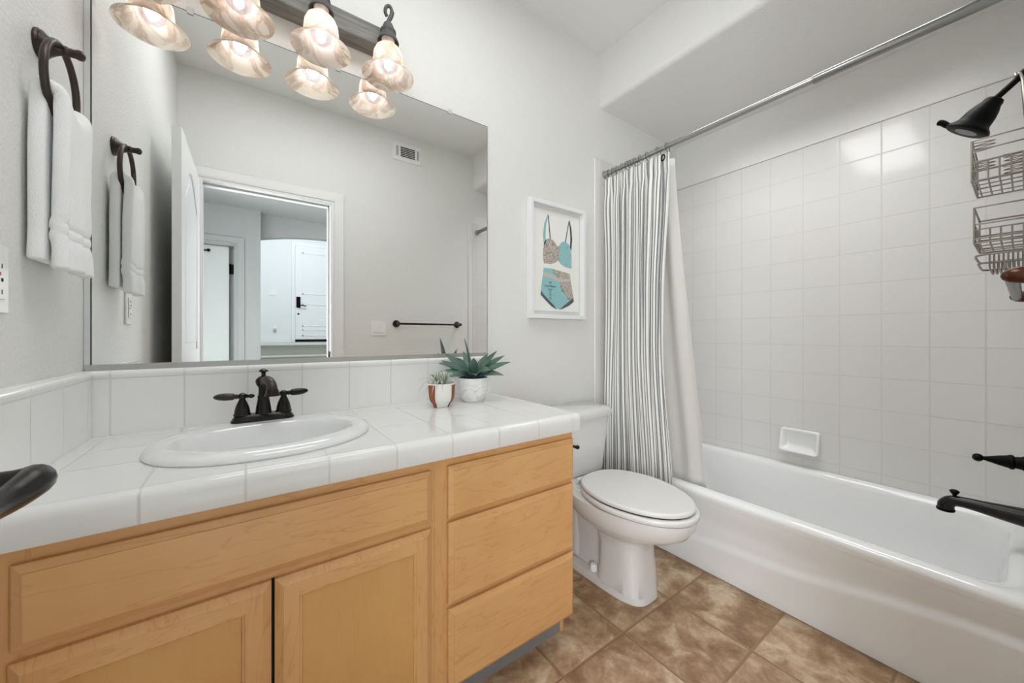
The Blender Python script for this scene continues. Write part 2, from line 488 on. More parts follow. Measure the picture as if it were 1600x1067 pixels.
# cap strip along the top of the long tiled wall
struct('trim_4', MB().box(2.8275, XR, YF+.011, -.011, 2.1075, 2.117), M_bull, bevel=.003)
# doorway: jambs and casing
mb = MB().box(DX0-.015, DX0, -1.645, YF+.002, 0, DZ).box(DX1, DX1+.015, -1.645, YF+.002, 0, DZ).box(DX0-.015, DX1+.015, -1.645, YF+.002, DZ, DZ+.015)
mb.box(DX1-.012, DX1, -1.60, -1.565, 0, DZ).box(DX0, DX1, -1.60, -1.565, DZ-.012, DZ)
jamb = struct('trim_3', mb, simple('jamb_paint', srgb(200, 201, 201), .4), bevel=.002)
mb = MB().box(DX1-.0055, DX1-.0005, -1.56, -1.525, .89, .96)
sp_ = mb.build('strike_plate', M_black, jamb, bevel=.002); sp_['label'] = 'dark strike plate'
cs = MB()
def casing(mb, y0, y1, t, x0, x1, zt):
    for a, b, d in ((0, .018, .7), (.018, .026, 1), (.026, .082, .85)):
        d *= t; ya, yb = (y0, y0+d) if y1 > y0 else (y0-d, y0)
        mb.box(x1+a, x1+b, ya, yb, 0, zt+b); mb.box(x0-b, x0-a, ya, yb, 0, zt+b); mb.box(x0-a, x1+a, ya, yb, zt+a, zt+b)
casing(cs, YF, 0, .016, DX0+.004, DX1-.004+.01, DZ-.004+.004)
struct('trim_5', cs, M_trim, bevel=.002)
struct('baseboard_front', MB().box(.93, 1.97, YF, YF+.012, 0, .09), M_trim, bevel=.003)
struct('baseboard_back', MB().box(1.30, 1.975, -.012, YB, 0, .09), M_trim, bevel=.003)
struct('baseboard_left', MB().box(XL, .012, -1.52, -.54, 0, .09), M_trim, bevel=.003)

# the open bathroom door, folded back along the left wall
def panel_door(name, x0, x1, y0, y1, z0, z1, face):
    """slab in the YZ plane with an arched upper panel and a lower panel on its +x face"""
    mb = MB(); mb.box(x0, x1-.008, y0, y1, z0, z1)
    ins = .11
    a, b = y0+ins, y1-ins; cy = (a+b)/2; hw = (b-a)/2
    def fill(y, zlo, zhi): pass
    n = 16
    top = lambda t: 1.80+.13*math.sin(PI*t)
    # stiles
    mb.box(x1-.008, x1, y0, a, z0, z1); mb.box(x1-.008, x1, b, y1, z0, z1)
    mb.box(x1-.008, x1, a, b, z0, .23)
    mb.box(x1-.008, x1, a, b, .87, 1.0)
    for i in range(n):
        ya, yb = a+(b-a)*i/n, a+(b-a)*(i+1)/n
        za, zb = top(i/n), top((i+1)/n)
        mb.add([(x, y, z) for x in (x1-.008, x1) for y, z in ((ya, za), (yb, zb), (yb, z1), (ya, z1))],
               [(0, 1, 2, 3), (7, 6, 5, 4), (0, 4, 5, 1), (1, 5, 6, 2), (2, 6, 7, 3), (3, 7, 4, 0)])
    # raised fields
    pts = [(a+.04, 1.04), (b-.04, 1.04)]+[(b-.04-(b-a-.08)*i/12, top(1-i/12)-.05) for i in range(13)]
    mb.prism(pts, 0, x1-.008, x1-.002)
    mb.prism([(a+.04, .27), (b-.04, .27), (b-.04, .83), (a+.04, .83)], 0, x1-.008, x1-.002)
    return mb
d1 = struct('door_1', panel_door('d', .07, .105, -1.505, -.79, .012, 2.03, 1), M_door, loc=(.0875, -1.505, 0), smooth=False, bevel=.003)
hy, hz = -.845, .924
lev = MB().lathe([(.001, .0), (.03, .001), (.031, .006), (.024, .011), (.012, .016), (.0155, .026), (.0155, .055), (.0165, .062), (.0165, .07)], (.105, hy, hz), (1, 0, 0))
lp = spline([(.166, hy+.010, hz+.001), (.173, hy+.004, hz+.002), (.176, hy-.012, hz+.002), (.172, hy-.04, hz-.002), (.169, hy-.07, hz-.002), (.169, hy-.10, hz+.001), (.171, hy-.125, hz+.004)], 6)
lev.tube(lp, [.009+.007*smooth(0, 6, i) if i < 8 else .016-.0045*smooth(8, 26, i) for i in range(len(lp))], 16)
lv = lev.build('door_lever', M_bronze, d1); lv['label'] = 'dark bronze lever handle'

# ------------------------------------------------------------------ the hall and entry behind the doorway (seen in the mirror)
struct('floor_hall', MB().box(-1.6, 2.6, -5.29, -1.64, -.1, 0), M_carpet, smooth=False)
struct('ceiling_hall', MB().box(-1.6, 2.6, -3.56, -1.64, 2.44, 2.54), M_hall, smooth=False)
struct('wall_hall_left', MB().box(-1.72, -1.6, -8.0, -1.64, 0, 4.2), M_hall, smooth=False)
struct('wall_hall_right', MB().box(2.6, 2.72, -8.0, -1.64, 0, 4.2), M_hall, smooth=False)
struct('wall_hall_front', MB().box(-1.6, XL-.001, -1.64, -1.52, 0, 2.54).box(XR+.12, 2.6, -1.64, -1.52, 0, 2.54) if XR+.12 < 2.6 else MB().box(-1.6, XL-.121, -1.64, -1.52, 0, 2.54), M_hall, smooth=False)
# grey wall with the white closet door: opening x -.55 .. .19
HY = -3.44
hd0, hd1 = -.55, .226
mb = MB().box(-1.6, hd0, HY-.12, HY, 0, 2.44).box(hd1, .446, HY-.12, HY, 0, 2.44).box(hd0, hd1, HY-.12, HY, 2.04, 2.44)
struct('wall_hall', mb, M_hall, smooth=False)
mb = MB(); casing(mb, HY, 0, .016, hd0+.004, hd1-.004, 2.036)
mb.box(hd1-.015, hd1, HY-.12, HY, 0, 2.04).box(hd0, hd0+.015, HY-.12, HY, 0, 2.04).box(hd0, hd1, HY-.12, HY, 2.025, 2.04)
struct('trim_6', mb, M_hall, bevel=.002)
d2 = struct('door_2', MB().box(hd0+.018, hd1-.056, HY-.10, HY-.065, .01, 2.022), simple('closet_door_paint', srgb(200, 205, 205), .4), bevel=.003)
h = MB().box(hd1-.052, hd1-.0155, HY-.080, HY-.072, 1.735, 1.84).lathe([(.007, 0), (.007, .11)], (hd1-.049, HY-.06, 1.732), (0, 0, 1), 10).build('door_hinge', M_black, d2)
h['label'] = 'black door hinge'
hk = MB().box(-.16, .012, HY-.0645, HY-.045, 1.955, 1.967).lathe([(.012, 0), (.016, .01), (.012, .02)], (-.0, HY-.05, 1.962), (0, 1, 0), 12)
hk.lathe([(.012, 0), (.016, .01), (.012, .02)], (-.05, HY-.05, 1.960), (0, 1, 0), 12)
hk = hk.build('coat_hook', M_black, loc=(-.05, HY-.065, 1.955)); tag(hk, 'small dark coat hook at the top of the closet door, in the mirror', 'hook')
# header with a shallow arch over the entry
AY0 = -3.56
ap = [(.446, 2.54), (.446, 2.165)]
for i in range(1, 15):
    t = i/14; x = .446+.75*t
    ap.append((x, 2.165+.09*(1-(1-t)**2.2)))
ap += [(2.6, 2.255), (2.6, 2.54)]
mb = MB().rings([[(x, AY0, z) for x, z in ap], [(x, AY0-.10, z) for x, z in ap]])
struct('wall_hall_arch', mb, M_hall, smooth=False)
struct('wall_hall_arch_side', MB().box(-1.6, .446, AY0-.10, HY-.12, 0, 2.54), M_hall, smooth=False)
struct('ceiling_entry', MB().box(-1.72, 2.72, -8.1, -3.56, 4.2, 4.3), M_entry, smooth=False)
struct('wall_entry_header', MB().box(-1.6, 2.6, -3.66, -3.56, 2.54, 4.2), M_entry, smooth=False)
sk = MB().lathe([(.001, 0), (.045, .001), (.045, .006), (.02, .01), (.012, .022), (.001, .022)], (1.19, AY0+.0, 2.335), (0, 1, 0), 16).build('wall_sprinkler', simple('dull_grey', srgb(120, 122, 122), .5), loc=(1.19, AY0, 2.335))
tag(sk, 'small round grey fitting on the header above the arch, in the mirror', 'sprinkler')
# stairs up to the landing
st = MB()
for i in range(5):
    zt = .925-.185*i; y1 = -5.85+.28*i
    st.box(-1.595, 2.595, -7.845, y1, max(0, zt-.185), zt)
    st.lathe([(.02, -1.595), (.02, 2.595)], (0, y1, zt-.02), (1, 0, 0), 10)
so = st.build('carpeted_stairs', M_carpet, loc=(.8, -5.2, 0)); tag(so, 'pale carpeted steps rising to the front door, in the mirror', 'stairs')
mb = MB().prism([(-5.84, .93), (-5.56, .93-.0), (-5.25, .56), (-5.25, .50), (-5.56, .80), (-5.84, .86)], 0, 1.55, 2.6)
struct('trim_7', mb, M_trim, smooth=False)
EY = -7.85
struct('wall_entry', MB().box(-1.72, 2.72, EY-.12, EY, .7, 4.2), M_entry, smooth=False)
struct('baseboard_entry', MB().box(-1.6, 1.06, EY, EY+.015, .925, 1.055), M_trim, smooth=False)
mb = MB().box(1.08, 1.14, EY, EY+.02, .925, 3.05).box(2.07, 2.13, EY, EY+.02, .925, 3.05).box(1.08, 2.13, EY, EY+.02, 3.05, 3.11)
struct('trim_8', mb, M_trim, smooth=False)
mb = MB().box(1.145, 2.065, EY+.0, EY+.03, .95, 3.045)
d3 = struct('door_3', mb, M_door, loc=(1.6, EY, .95), smooth=False)
fr = MB()
for z0, z1 in ((1.06, 1.20), (1.27, 1.77), (1.98, 2.9)):
    fr.box(1.28, 1.93, EY+.03, EY+.037, z0, z0+.02).box(1.28, 1.93, EY+.03, EY+.037, z1-.02, z1).box(1.28, 1.30, EY+.03, EY+.037, z0, z1).box(1.91, 1.93, EY+.03, EY+.037, z0, z1)
fr.build('panel_moulding', M_trim, d3, smooth=False)
mb = MB().box(1.165, 1.245, EY+.03, EY+.05, 1.68, 1.92)
kb = mb.build('door_lock', M_black, d3, bevel=.03, seg=4); kb['label'] = 'black keypad lock'
MB().tube(spline([(1.21, EY+.05, 1.72), (1.21, EY+.09, 1.725), (1.27, EY+.095, 1.73), (1.35, EY+.09, 1.715)], 4), .012, 8).build('door_handle', M_black, d3)
MB().lathe([(.02, 0), (.02, .006)], (1.205, EY+.03, 1.545), (0, 1, 0), 12).build('lock_cylinder', M_black, d3)
ds = MB().box(1.145, 2.065, EY+.0305, EY+.045, .94, .985).build('door_sweep', M_black, d3, smooth=False); ds['label'] = 'dark sweep along the bottom'
hs = MB().box(.665, .79, EY, EY+.008, 1.92, 2.05).build('switch_plate', M_plast, loc=(.73, EY, 1.92), bevel=.003)
tag(hs, 'white switch plate on the far entry wall, in the mirror', 'light switch')
ho = thing('wall_outlet', (.77, EY, 1.22), 'white outlet low on the far entry wall, in the mirror', 'outlet')
MB().box(.735, .81, EY, EY+.007, 1.17, 1.30).build('face_plate', M_plast, ho, bevel=.002)
MB().box(.745, .80, EY+.0072, EY+.05, 1.175, 1.22).build('plug', simple('grey_plastic', srgb(176, 178, 178), .5), ho, bevel=.006)

# things on the front wall (in the mirror)
t = thing('towel_bar', (1.6, YF, 1.172), 'dark bronze towel bar on the wall beside the doorway, in the mirror', 'towel bar')
for x in (1.318, 1.862):
    MB().lathe([(.001, .0), (.029, .001), (.029, .006), (.023, .012), (.014, .026), (.0095, .042), (.0085, .050)], (x, YF, 1.172), (0, 1, 0), 24).build('post', M_bronze, t)
    MB().lathe([(.008, .044), (.0115, .050), (.0132, .060), (.0132, .070), (.011, .080), (.006, .0865), (.001, .0885)], (x, YF, 1.172), (0, 1, 0), 24).build('finial', M_copper, t)
MB().lathe([(.008, 1.318), (.008, 1.862)], (0, -1.4425, 1.170), (1, 0, 0), 16).build('bar', M_bronze, t)
t = thing('light_switch', (1.18, YF, 1.13), 'white double rocker light switch beside the towel bar, in the mirror', 'light switch')
MB().box(1.122, 1.238, YF, YF+.006, 1.076, 1.19).build('switch_plate', M_plast, t, bevel=.002)
for x in (1.157, 1.203):
    MB().box(x-.017, x+.017, YF+.0062, YF+.011, 1.10, 1.166).build('rocker', M_plast, t, bevel=.002)
t = thing('air_vent', (1.405, YF, 2.575), 'white wall vent with dark slots high beside the ceiling, in the mirror', 'vent')
MB().box(1.285, 1.525, YF, YF+.008, 2.50, 2.65).build('vent_plate', M_trim, t, bevel=.003)
MB().box(1.352, 1.472, YF+.0082, YF+.0085, 2.533, 2.617).build('vent_opening', M_matteblk, t, smooth=False)
mb = MB()
for i in range(7): mb.box(1.352, 1.472, YF+.0088, YF+.010, 2.533+.014*i-.002, 2.533+.014*i+.0022)
mb.build('slat', M_trim, t, smooth=False)
for x in (1.318, 1.328, 1.494, 1.504):
    MB().box(x, x+.004, YF+.0082, YF+.0088, 2.535, 2.615).build('side_slot', M_matteblk, t, smooth=False)

# ================================================================== VANITY
FY, FF = -.515, -.535
v = thing('vanity_cabinet', (.647, -.27, 0), 'honey maple vanity cabinet with doors and three drawers under the white counter', 'cabinet')
mb = MB().box(.004, .018, FY+.018, -.004, .09, .745).box(1.278, 1.294, FY+.018, -.004, .09, .745).box(1.278, 1.294, -.47, -.004, 0, .09)
mb.box(.018, 1.278, FY+.018, -.004, .09, .105).box(.018, 1.278, -.012, -.004, .105, .745)
# face frame
mb.box(.004, .070, FY, FY+.018, .09, .745).box(1.262, 1.294, FY, FY+.018, .09, .745)
mb.build('body', M_wood_v, v, smooth=False)
mb = MB().box(.745, .7715, FY, FY+.018, .09, .7455).box(.7720, .825, FY, FY+.018, .09, .7455)
mb.build('stile', M_wood_v, v, smooth=False)
mb = MB().box(.070, .745, FY+.0004, FY+.018, .70, .745).box(.070, .745, FY+.0004, FY+.018, .545, .60).box(.070, .745, FY+.0004, FY+.018, .09, .12)
mb.box(.825, 1.262, FY+.0004, FY+.018, .70, .745).box(.825, 1.262, FY+.0004, FY+.018, .545, .585).box(.825, 1.262, FY+.0004, FY+.018, .30, .345).box(.825, 1.262, FY+.0004, FY+.018, .09, .12)
mb.build('rail', M_wood_h, v, smooth=False)
MB().box(.004, 1.278, -.47, -.455, 0, .09).build('toe_kick', M_toe, v, smooth=False)
def front(x0, x1, z0, z1, ch=.016, mb=None):
    """slab with a stepped, sloped edge"""
    mb = mb or MB()
    yb = FY-.0006
    def rect(i, y): return [(x0+i, y, z0+i), (x1-i, y, z0+i), (x1-i, y, z1-i), (x0+i, y, z1-i)]
    mb.rings([rect(0, yb), rect(0, yb-.009), rect(.002, yb-.0105), rect(ch-.003, yb-.0165), rect(ch-.0025, yb-.0185), rect(ch, FF)])
    return mb
front(.052, .757, .577, .714).build('drawer_front', M_wood_h, v, smooth=False)['label'] = 'wide false drawer front under the sink'
for z0, z1 in ((.568, .716), (.328, .558), (.094, .317)):
    front(.808, 1.290, z0, z1).build('drawer', M_wood_h, v, smooth=False)
def cab_door(x0, x1, z0, z1):
    mb = MB(); yb = FY-.0006; ch = .014; sw = .052
    def rect(i, y): return [(x0+i, y, z0+i), (x1-i, y, z0+i), (x1-i, y, z1-i), (x0+i, y, z1-i)]
    rg = [rect(0, yb), rect(0, yb-.008), rect(.002, yb-.0095), rect(ch, yb-.018), rect(ch+.001, FF), rect(sw-.007, FF), rect(sw-.006, FF+.002), rect(sw-.002, FF+.003), rect(sw, FF+.009), rect(sw, yb)]
    mb.rings(rg, False, False, closed=True)
    d = mb.build('door', M_wood_v, v, smooth=False)
    # horizontal grained rails laid between the stiles
    for a, b in ((z1-sw+.0065, z1-ch-.001), (z0+ch+.001, z0+sw-.0065)):
        MB().box(x0+sw-.006, x1-sw+.006, FF-.0005, FF+.006, a, b).build('door_rail', M_wood_h, d, smooth=False)
    MB().box(x0+sw-.004, x1-sw+.004, FF+.008, FF+.013, z0+sw-.004, z1-sw+.004).build('door_panel', M_wood_p, d, smooth=False)
cab_door(.049, .397, .10, .558)
cab_door(.403, .757, .10, .558)
mb = MB().box(.3972, .4028, FY-.0008, FY-.0002, .10, .558)
mb.build('door_gap_shade', M_matteblk, v, smooth=False)  # black strip painted as the shade between the two doors

# ------------------------------------------------------------------ tiled counter with a hole for the sink
ct = thing('countertop', (.65, -.28, .747), 'white tiled countertop with rounded edge and tiled backsplash', 'countertop')
SX, SY = .404, -.29
mb = MB()
ex, ey = 1.288, -.535
n = 96; inner = []; outer = []
for i in range(n):
    a = 2*PI*i/n
    c, s_ = math.cos(a), math.sin(a)
    inner.append((SX+.205*c, SY-.005+.165*s_, .808))
    tx = ((ex-SX)/c if c > 1e-9 else (.017-SX)/c if c < -1e-9 else 1e9)
    ty = ((-.014-SY)/s_ if s_ > 1e-9 else (ey-SY)/s_ if s_ < -1e-9 else 1e9)
    tt = min(tx, ty); outer.append((SX+c*tt, SY+s_*tt, .808))
for cx, cy in ((ex, -.014), (ex, ey), (.017, ey), (.017, -.014)):
    a = math.atan2(cy-SY, cx-SX) % (2*PI); k = round(a/(2*PI)*n) % n
    outer[k] = (cx, cy, .808)
low = lambda r: [(x, y, .77) for x, y, z in r]
mb.rings([low(outer), outer, inner, low(inner)], False, False, closed=True)
prof = [(-.02, .80), (-.0, .8079), (.006, .8072), (.012, .8045), (.0165, .8005), (.0195, .795), (.0205, .788), (.0205, .752), (.018, .7475), (-.012, .7475)]
path = [((.0, ey), (0, -1)), ((.6, ey), (0, -1))]
for a in range(0, 91, 15): path.append(((ex, ey), (math.sin(R(a)), -math.cos(R(a)))))
path += [((ex, -.25), (1, 0)), ((ex, -.001), (1, 0))]
rg = []
for (px, py), (nx, ny) in path:
    rg.append([(px+nx*o+(0 if (nx, ny) != (0, -1) else 0), py+ny*o, z) for o, z in prof])
mb.rings(rg)
mb.build('tile_top', M_ct, ct, angle=50)
bs = [(0, .8081), (-.014, .8081), (-.014, .967), (-.0155, .970), (-.016, .975), (-.0145, .981), (-.010, .985), (0, .985)]
o = MB().rings([[(.0, y, z) for y, z in bs], [(1.266, y, z) for y, z in bs]]).build('backsplash', M_bs, loc=(.63, -.008, .808), angle=50)
tag(o, 'white tiled backsplash with bullnose top under the mirror', 'backsplash')
bs2 = [(-y, z) for y, z in bs]
o = MB().rings([[(x*1.2, -.0165, z) for x, z in bs2], [(x*1.2, -.55, z) for x, z in bs2]]).build('side_splash', M_bsl, loc=(.008, -.28, .808), angle=50)
tag(o, 'short white tiled splash along the left wall beside the sink', 'backsplash')

# ------------------------------------------------------------------ sink
sk = thing('sink', (SX, SY, .80), 'white oval drop in sink set into the tiled counter', 'sink')
def ell(a, b, cx, cy, z, n=72, p=2.15):
    out = []
    for i in range(n):
        t = 2*PI*i/n; c, s_ = math.cos(t), math.sin(t)
        out.append((cx+a*math.copysign(abs(c)**(2/p), c), cy+b*math.copysign(abs(s_)**(2/p), s_), z))
    return out
MB().rings([ell(.236, .198, SX, SY, .8085), ell(.243, .205, SX, SY, .8085), ell(.2445, .2065, SX, SY, .812), ell(.243, .205, SX, SY, .8165), ell(.238, .200, SX, SY, .8215), ell(.229, .192, SX, SY, .826),
            ell(.216, .176, SX, SY-.006, .8285), ell(.203, .143, SX, SY-.018, .829), ell(.197, .124, SX, SY-.025, .8275), ell(.193, .118, SX, SY-.025, .822), ell(.188, .113, SX, SY-.025, .806),
            ell(.178, .105, SX, SY-.025, .775), ell(.15, .086, SX, SY-.025, .72), ell(.10, .058, SX, SY-.025, .692), ell(.03, .03, SX, SY-.025, .685)], False, True).build('basin', M_porc, sk)
MB().lathe([(.001, .0), (.022, .0), (.024, .003), (.018, .004), (.001, .003)], (SX, SY-.025, .686), seg=20).build('drain', M_chrome, sk)

# ------------------------------------------------------------------ faucet
fx, fy, fz = .392, -.135, .829
f = thing('faucet', (fx, fy, fz), 'oil rubbed bronze two handle faucet on the back of the sink', 'faucet')
def rrect(hx, hy, z, r, cx=fx, cy=fy, n=6):
    out = []
    for sx, sy, a0 in ((1, 1, 0), (-1, 1, 90), (-1, -1, 180), (1, -1, 270)):
        for i in range(n+1):
            a = R(a0+90*i/n); out.append((cx+sx*(hx-r)+r*math.cos(a), cy+sy*(hy-r)+r*math.sin(a), z))
    return out
MB().rings([rrect(.079, .028, fz-.001, .0275), rrect(.079, .028, fz+.003, .0275), rrect(.074, .024, fz+.011, .0235), rrect(.069, .019, fz+.018, .0185), rrect(.067, .017, fz+.020, .0165)]).build('base_plate', M_bronze, f)
MB().lathe([(.022, .018), (.0205, .022), (.0185, .04), (.0155, .058), (.0145, .064), (.0155, .066), (.0155, .069), (.0135, .072), (.0125, .085), (.013, .096), (.018, .104), (.0205, .112), (.019, .12), (.012, .127), (.0055, .130), (.0055, .139), (.012, .143), (.012, .145), (.006, .150), (.001, .151)], (fx, fy, fz), seg=28).build('spout_body', M_bronze, f)
sp = spline([(fx, fy, fz+.108), (fx+.004, fy-.02, fz+.1165), (fx+.010, fy-.045, fz+.119), (fx+.0155, fy-.066, fz+.113), (fx+.0185, fy-.077, fz+.102), (fx+.019, fy-.079, fz+.092)], 6)
s_ = MB().tube(sp, [.0135-.0008*min(1, i/20) for i in range(len(sp))], 18).build('spout', M_bronze_l, f)
MB().lathe([(.0132, .0), (.0145, -.003), (.016, -.006), (.0165, -.012), (.019, -.016), (.0195, -.019), (.013, -.0195)], (fx+.019, fy-.0795, fz+.098), seg=24).build('aerator', M_bronze, s_)
for sg in (-1, 1):
    hx = fx+sg*.051
    hd = MB().lathe([(.0215, .018), (.0215, .022), (.0195, .025), (.0185, .034), (.0155, .046), (.0115, .056), (.0085, .062), (.0075, .066), (.0095, .069), (.0105, .074), (.0095, .079), (.004, .083), (.001, .0835)], (hx, fy, fz), seg=26).build('handle', M_bronze, f)
    MB().lathe([(.005, .006), (.0055, .010), (.007, .012), (.007, .0145), (.0055, .017), (.0085, .019), (.0095, .022), (.0105, .032), (.0105, .042), (.0085, .055), (.005, .063), (.001, .066)], (hx, fy, fz+.073), (sg, 0, .05), 20).build('lever', M_bronze_l if sg < 0 else M_bronze, hd)
    MB().lathe([(.004, .007), (.006, .011), (.004, .014), (.0065, .020), (.006, .025), (.001, .030)], (hx, fy, fz+.073), (-sg, 0, -.03), 16).build('finial', M_bronze, hd)

# ------------------------------------------------------------------ mirror
mr = thing('wall_mirror', (.63, -.004, .985), 'large frameless wall mirror above the tiled backsplash', 'mirror')
MB().box(.0155, 1.251, -.008, -.002, .998, 2.043).build('mirror_glass', M_mirror, mr, smooth=False)
e = MB().box(1.251, 1.2525, -.0085, -.002, .998, 2.0445).box(.0155, 1.2525, -.0085, -.002, 2.0432, 2.0448).box(.014, .0155, -.0085, -.002, .998, 2.0445).build('mirror_edge', simple('dark_glass_edge', srgb(60, 68, 68), .3), mr, smooth=False)
mb = MB().box(.004, 1.2525, -.0115, -.0085, .9795, 1.0005).box(.004, 1.2525, -.0085, -.0015, .9855, .9975)
mb.build('bottom_channel', M_chan, mr, smooth=False)['label'] = 'grey metal channel along the bottom edge'
MB().box(.0008, .0125, -.0085, -.001, .987, 2.6).build('filler_strip', M_strip, mr, smooth=False)
for x in (.214, .62, 1.062):
    MB().box(x-.008, x+.008, -.012, -.0086, 2.036, 2.056).build('mirror_clip', simple('clear_clip', srgb(200, 202, 204), .15), mr, bevel=.002)

# ------------------------------------------------------------------ vanity light
VL = thing('vanity_light', (.44, 0, 2.18), 'four light vanity fixture of grey wood and iron above the mirror', 'wall lamp')
mb = MB().box(.095, .785, -.069, 0, 2.147, 2.213)
mb.build('bar', M_bar, VL, bevel=.003)
MB().box(.095, .785, -.062, 0, 2.2132, 2.224).build('bar_cap', M_bar, VL, bevel=.002)
for k in range(4):
    x = .115+.2173*k; y = -.113
    p = spline([(x, -.066, 2.185), (x, -.085, 2.20), (x, y, 2.20), (x+.002, y, 2.220), (x+.010, y-.002, 2.240), (x+.0125, y-.003, 2.258), (x+.004, y-.003, 2.272), (x-.008, y-.002, 2.264), (x-.011, y, 2.247), (x-.004, y+.002, 2.236)], 6)
    MB().tube(p, [.0075 if i < 30 else .006 for i in range(len(p))], 12).build('scroll_arm', M_iron, VL)
    MB().lathe([(.006, 2.212), (.015, 2.207), (.019, 2.197), (.0205, 2.188), (.0265, 2.183), (.0275, 2.177), (.025, 2.171), (.0275, 2.164), (.0325, 2.153), (.0375, 2.141), (.0355, 2.139), (.029, 2.152), (.016, 2.165)], (x, y, 0), seg=30).build('socket_cup', M_iron, VL)
    out = [(.0225, 2.150), (.0225, 2.132), (.030, 2.126), (.042, 2.115), (.0495, 2.098), (.052, 2.076), (.0532, 2.060), (.056, 2.048), (.0625, 2.038), (.071, 2.029), (.083, 2.0225), (.089, 2.017)]
    inn = [(r-.0035, z+.0005) for r, z in reversed(out[:-1])]; inn[0] = (.0805, 2.0232)
    sh = MB().lathe(out+inn, (x, y, 0), seg=48, cap0=False, cap1=False).build('glass_shade', M_shade, VL, angle=70)
    bp = [(.012, 2.140), (.013, 2.122), (.018, 2.105), (.028, 2.086), (.0325, 2.068), (.0305, 2.051), (.021, 2.039), (.009, 2.034), (.001, 2.0335)]
    b = MB().lathe(bp, (x, y, 0), seg=28, cap0=False).build('bulb', M_bulb, VL)
    MB().lathe([(.001, 2.104), (.0035, 2.10), (.0055, 2.082), (.0045, 2.066), (.001, 2.060)], (x, y, 0), seg=14).build('filament', M_fil, b)
    ld = bpy.data.lights.new('vanity_bulb_light', 'POINT'); ld.energy = .13; ld.color = (1, .95, .89); ld.shadow_soft_size = .02
    lo = bpy.data.objects.new('vanity_bulb_light', ld); COL.objects.link(lo); lo.location = (x, y, 2.07)

# ------------------------------------------------------------------ towel ring and towel
ry, rz, rx, RR = -.262, 1.687, .0265, .083
t = thing('towel_ring', (0, ry, rz), 'dark bronze towel ring on the left wall holding a white towel', 'towel ring')
MB().lathe([(.001, .0004), (.029, .0005), (.0295, .004), (.027, .007), (.0275, .009), (.021, .015), (.0145, .024), (.0105, .032), (.0095, .036), (.0105, .038), (.0105, .041), (.009, .043), (.0085, .052), (.0105, .058), (.0095, .064), (.004, .067), (.001, .0675)], (0, ry, rz), (1, 0, 0), 28).build('wall_post', M_bronze_l, t)
rc = rz-RR+.004
MB().tube([(rx+.006, ry+RR*math.sin(2*PI*i/48), rc+RR*math.cos(2*PI*i/48)) for i in range(48)], .0064, 12, closed=True).build('ring', M_bronze_l, t)

def towel_pt(u, vv):
    # u across the width (y), vv along the length: back hem -> over the ring -> front hem
    zb, zf = 1.228, 1.212
    yy0 = -.262+(u-.5)*1.0*.15
    arcz = lambda y: rc-math.sqrt(max(1e-6, RR**2-min(abs(y-ry), .074)**2))+.0195
    top = arcz(yy0)
    hz_b, hz_f = top-zb, top-zf
    r = .019
    if vv < .46:
        k = vv/.46; z = zb+(hz_b-r)*k; x = .048-.0188; down = 1-k; side = -1
    elif vv > .54:
        k = (vv-.54)/.46; z = top-r-(hz_f-r)*k; x = .048+.0188; down = k; side = 1
    else:
        a = PI*(1-(vv-.46)/.08); x = .048+.0188*math.cos(a); z = top-r+r*math.sin(a)*1.0; down = 0; side = math.copysign(1, math.cos(a))*abs(math.cos(a))
    wd = .142+.012*smooth(0, .4, down)+.010*smooth(.8, 1, down)
    y = -.260+(u-.5)*wd+.002*down
    wob = .0035*math.sin(u*9+side*1.7+down*2)*smooth(0, .3, down)+.006*math.sin(u*15+1+side)*smooth(.1, .6, down)*(.4+.6*down)
    band = 0
    for c, wdt in ((.735, .018), (.80, .02)):
        band -= .004*math.exp(-((down-c)/wdt)**4)
    band += .0015*smooth(.84, .88, down)
    x += side*(wob*.8+band) if side > 0 else -(abs(wob)*.4+band)*1
    if side < 0: x = max(x, .0355)
    return (x-.0165, y, z)
mb = MB().grid(towel_pt, 13, 110)
tw = mb.build('hand_towel', M_terry, loc=(.04, -.262, 1.22), solid=.024, sub=2)
tag(tw, 'white terry hand towel hanging folded over the bronze ring', 'towel')

# outlet on the left wall
t = thing('wall_outlet', (0, -.425, 1.18), 'white outlet with test buttons on the left wall under the towel', 'outlet')
MB().box(.0002, .006, -.464, -.390, 1.118, 1.238).build('face_plate', M_plast, t, bevel=.002)
MB().box(.0062, .009, -.444, -.410, 1.142, 1.214).build('receptacle', M_plast, t, bevel=.001)
MB().box(.0092, .0105, -.434, -.428, 1.183, 1.189).build('test_button', simple('red_button', srgb(170, 50, 40), .4), t)
mb = MB()
for z in (1.20, 1.155):
    for y in (-.436, -.422): mb.box(.0091, .0094, y-.001, y+.001, z-.004, z+.004)
mb.box(.0091, .0094, -.424, -.418, 1.173, 1.179)
mb.build('slot', M_matteblk, t, smooth=False)

